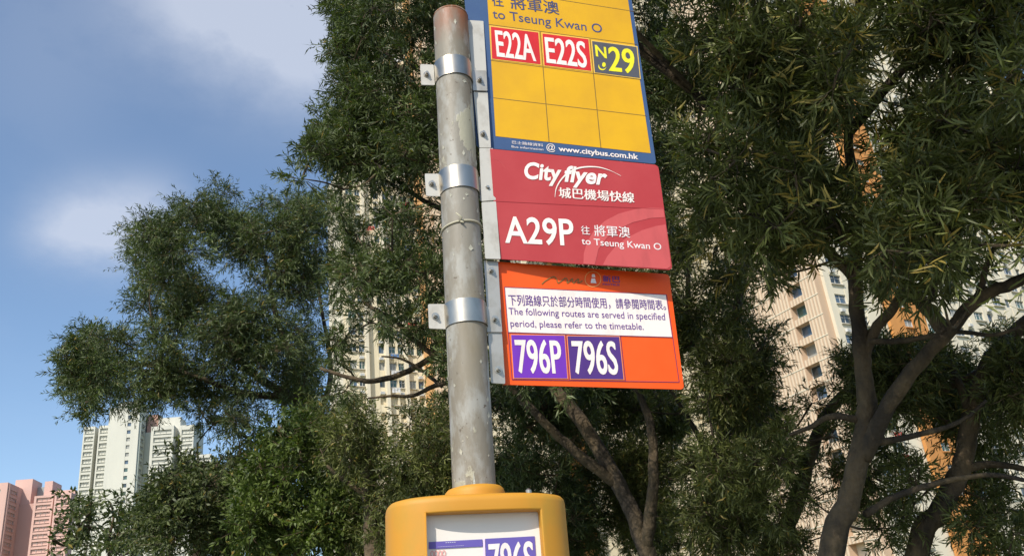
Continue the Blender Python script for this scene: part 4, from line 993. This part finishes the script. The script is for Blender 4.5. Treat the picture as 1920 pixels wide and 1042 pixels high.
# collar
V = []; Fc = []; zc0 = zt - .002; zc1 = at(888, 906, DP - .05)[2]; sg = 36
prof = [(.062, 0), (.062, .55), (.0595, .78), (.055, .93), (.0465, 1.0)]
for r_, h_ in prof:
    for k in range(sg): th = 2 * math.pi * k / sg; c = axis_z(zc0 + (zc1 - zc0) * h_); V.append(c + np.array([math.cos(th) * r_, math.sin(th) * r_, 0]))
for i in range(len(prof) - 1):
    for k in range(sg): Fc.append((i * sg + k, i * sg + (k + 1) % sg, (i + 1) * sg + (k + 1) % sg, (i + 1) * sg + k))
mk('collar', V, Fc, case_y, TC, smooth=True)
mb = MB(); q = cpt(.095, -.075, zt); tube(mb, [q, q + Z3 * .008, q + Z3 * .011], [.006, .006, .003], 10); mb.build('screw', steel, TC)
class CasePlane:
    def __init__(s, y): s.P = CZ + cb_ * y; s.n = -cb_; s.u = cu_
    def __call__(s, px, lift=0.0):
        d = ray(*px); P = s.P + s.n * lift; return EYE + d * (((P - EYE) @ s.n) / (d @ s.n))
CP = CasePlane(YP)
paper = mat('poster_paper', (.72, .68, .62), .6); VIOLET = mat('poster_violet', (.115, .085, .36), .5); PINKT = mat('poster_pink', (.72, .33, .30), .6); LILAC = mat('poster_lilac', (.75, .60, .78), .6)
pb = MB(); x0, x1 = xl - .003, xr + .003
pb.box(cpt(x0, YP + .001, zo2 - .01), cu_ * (x1 - x0), cb_ * .004, axd * (zo - zo2 + .02)); ps = pb.build('poster', paper, TC)
def pbox(name, x0, y0, x1, y1, m, lift, sk=0): return plate(name, CP, [z5(x0, y0), z5(x1, y1), z5(x1 + 26, y1 + sk), z5(x0 + 6, y0 + sk)], m, ps, lift=lift, thick=.0004)
h = plate('header_strip', CP, [z5(112, 602), z5(916, 560), z5(922, 668), z5(114, 708)], VIOLET, ps, lift=.0006, thick=.0004)
plate('divider', CP, [z5(925, 548), z5(952, 547), z5(985, 1500), z5(955, 1500)], LILAC, ps, lift=.0005, thick=.0003)
h2 = plate('route_panel', CP, [z5(960, 553), z5(1700, 514), z5(1748, 1240), z5(985, 1262)], VIOLET, ps, lift=.0006, thick=.0004)
text('796S', CP, z5(1040, 1150), z5(1706, 1118), z5(1008, 634), z5(1668, 592), OFFW, h2, lift=.0012, weight=.010, bold=.016)
lt = mat('poster_faint_ink', (.45, .43, .62), .6)
for (xa, ya, xb, yb, n_, hgt) in [(360, 618, 520, 610, 5, 26), (245, 680, 640, 658, 16, 14)]:
    for k in range(n_):
        a = lerp((xa, ya), (xb, yb), (k + .1) / n_); b = lerp((xa, ya), (xb, yb), (k + .8) / n_)
        plate('small_print', CP, [z5(a[0], a[1] - hgt / 2), z5(b[0], b[1] - hgt / 2), z5(*b), z5(*a)], lt, h, lift=.0012, thick=.0002)
for k in range(4):
    c = z5(165 + k * 58, 778 - k * 3); strip('small_print', CP, [(c[0] + 3.0 * math.cos(a / 12 * 2 * math.pi), c[1] + 5.2 * math.sin(a / 12 * 2 * math.pi)) for a in range(13)], .0016, PINKT, ps, .0008)
for r_ in range(8):
    plate('table_rule', CP, [z5(118, 860 + r_ * 90), z5(925, 825 + r_ * 90), z5(925, 829 + r_ * 90), z5(118, 864 + r_ * 90)], lt, ps, lift=.0006, thick=.0002)

# ================================================================== BIRD
bp = at(580.3, 17, 95.0); bird = thing('bird', bp, 'tiny dark bird gliding high in the sky below the cloud', 'bird')
a = np.array([.55, .25, -.79]); a /= np.linalg.norm(a); b = np.cross(a, [0, 1, 0]); b /= np.linalg.norm(b); c3 = np.cross(a, b)
bm_ = mat('dark_feathers', (.06, .06, .065), .8); mb = MB()
tube(mb, [bp - b * .26, bp - b * .16, bp, bp + b * .14, bp + b * .24], [.012, .05, .062, .045, .012], 8); mb.build('body', bm_, bird, smooth=True)
for s in (-1, 1):
    V = [bp + b * .10, bp - b * .10, bp + a * s * .32 + b * .02 + c3 * .08, bp + a * s * .32 + b * .16 + c3 * .09, bp + a * s * .66 - b * .08 + c3 * .02, bp + b * .10 + c3 * .015, bp - b * .10 + c3 * .015, bp + a * s * .32 + b * .02 + c3 * .09, bp + a * s * .32 + b * .16 + c3 * .10]
    mk('wing', V, [(0, 1, 2, 3), (3, 2, 4), (5, 8, 7, 6), (8, 4, 7), (0, 3, 8, 5), (1, 6, 7, 2), (2, 7, 4), (3, 4, 8)], bm_, bird)

print('TRIS', sum(len(o.data.loops) - 2 * len(o.data.polygons) for o in bpy.data.objects if o.type == 'MESH'), 'OBJ', len(bpy.data.objects))
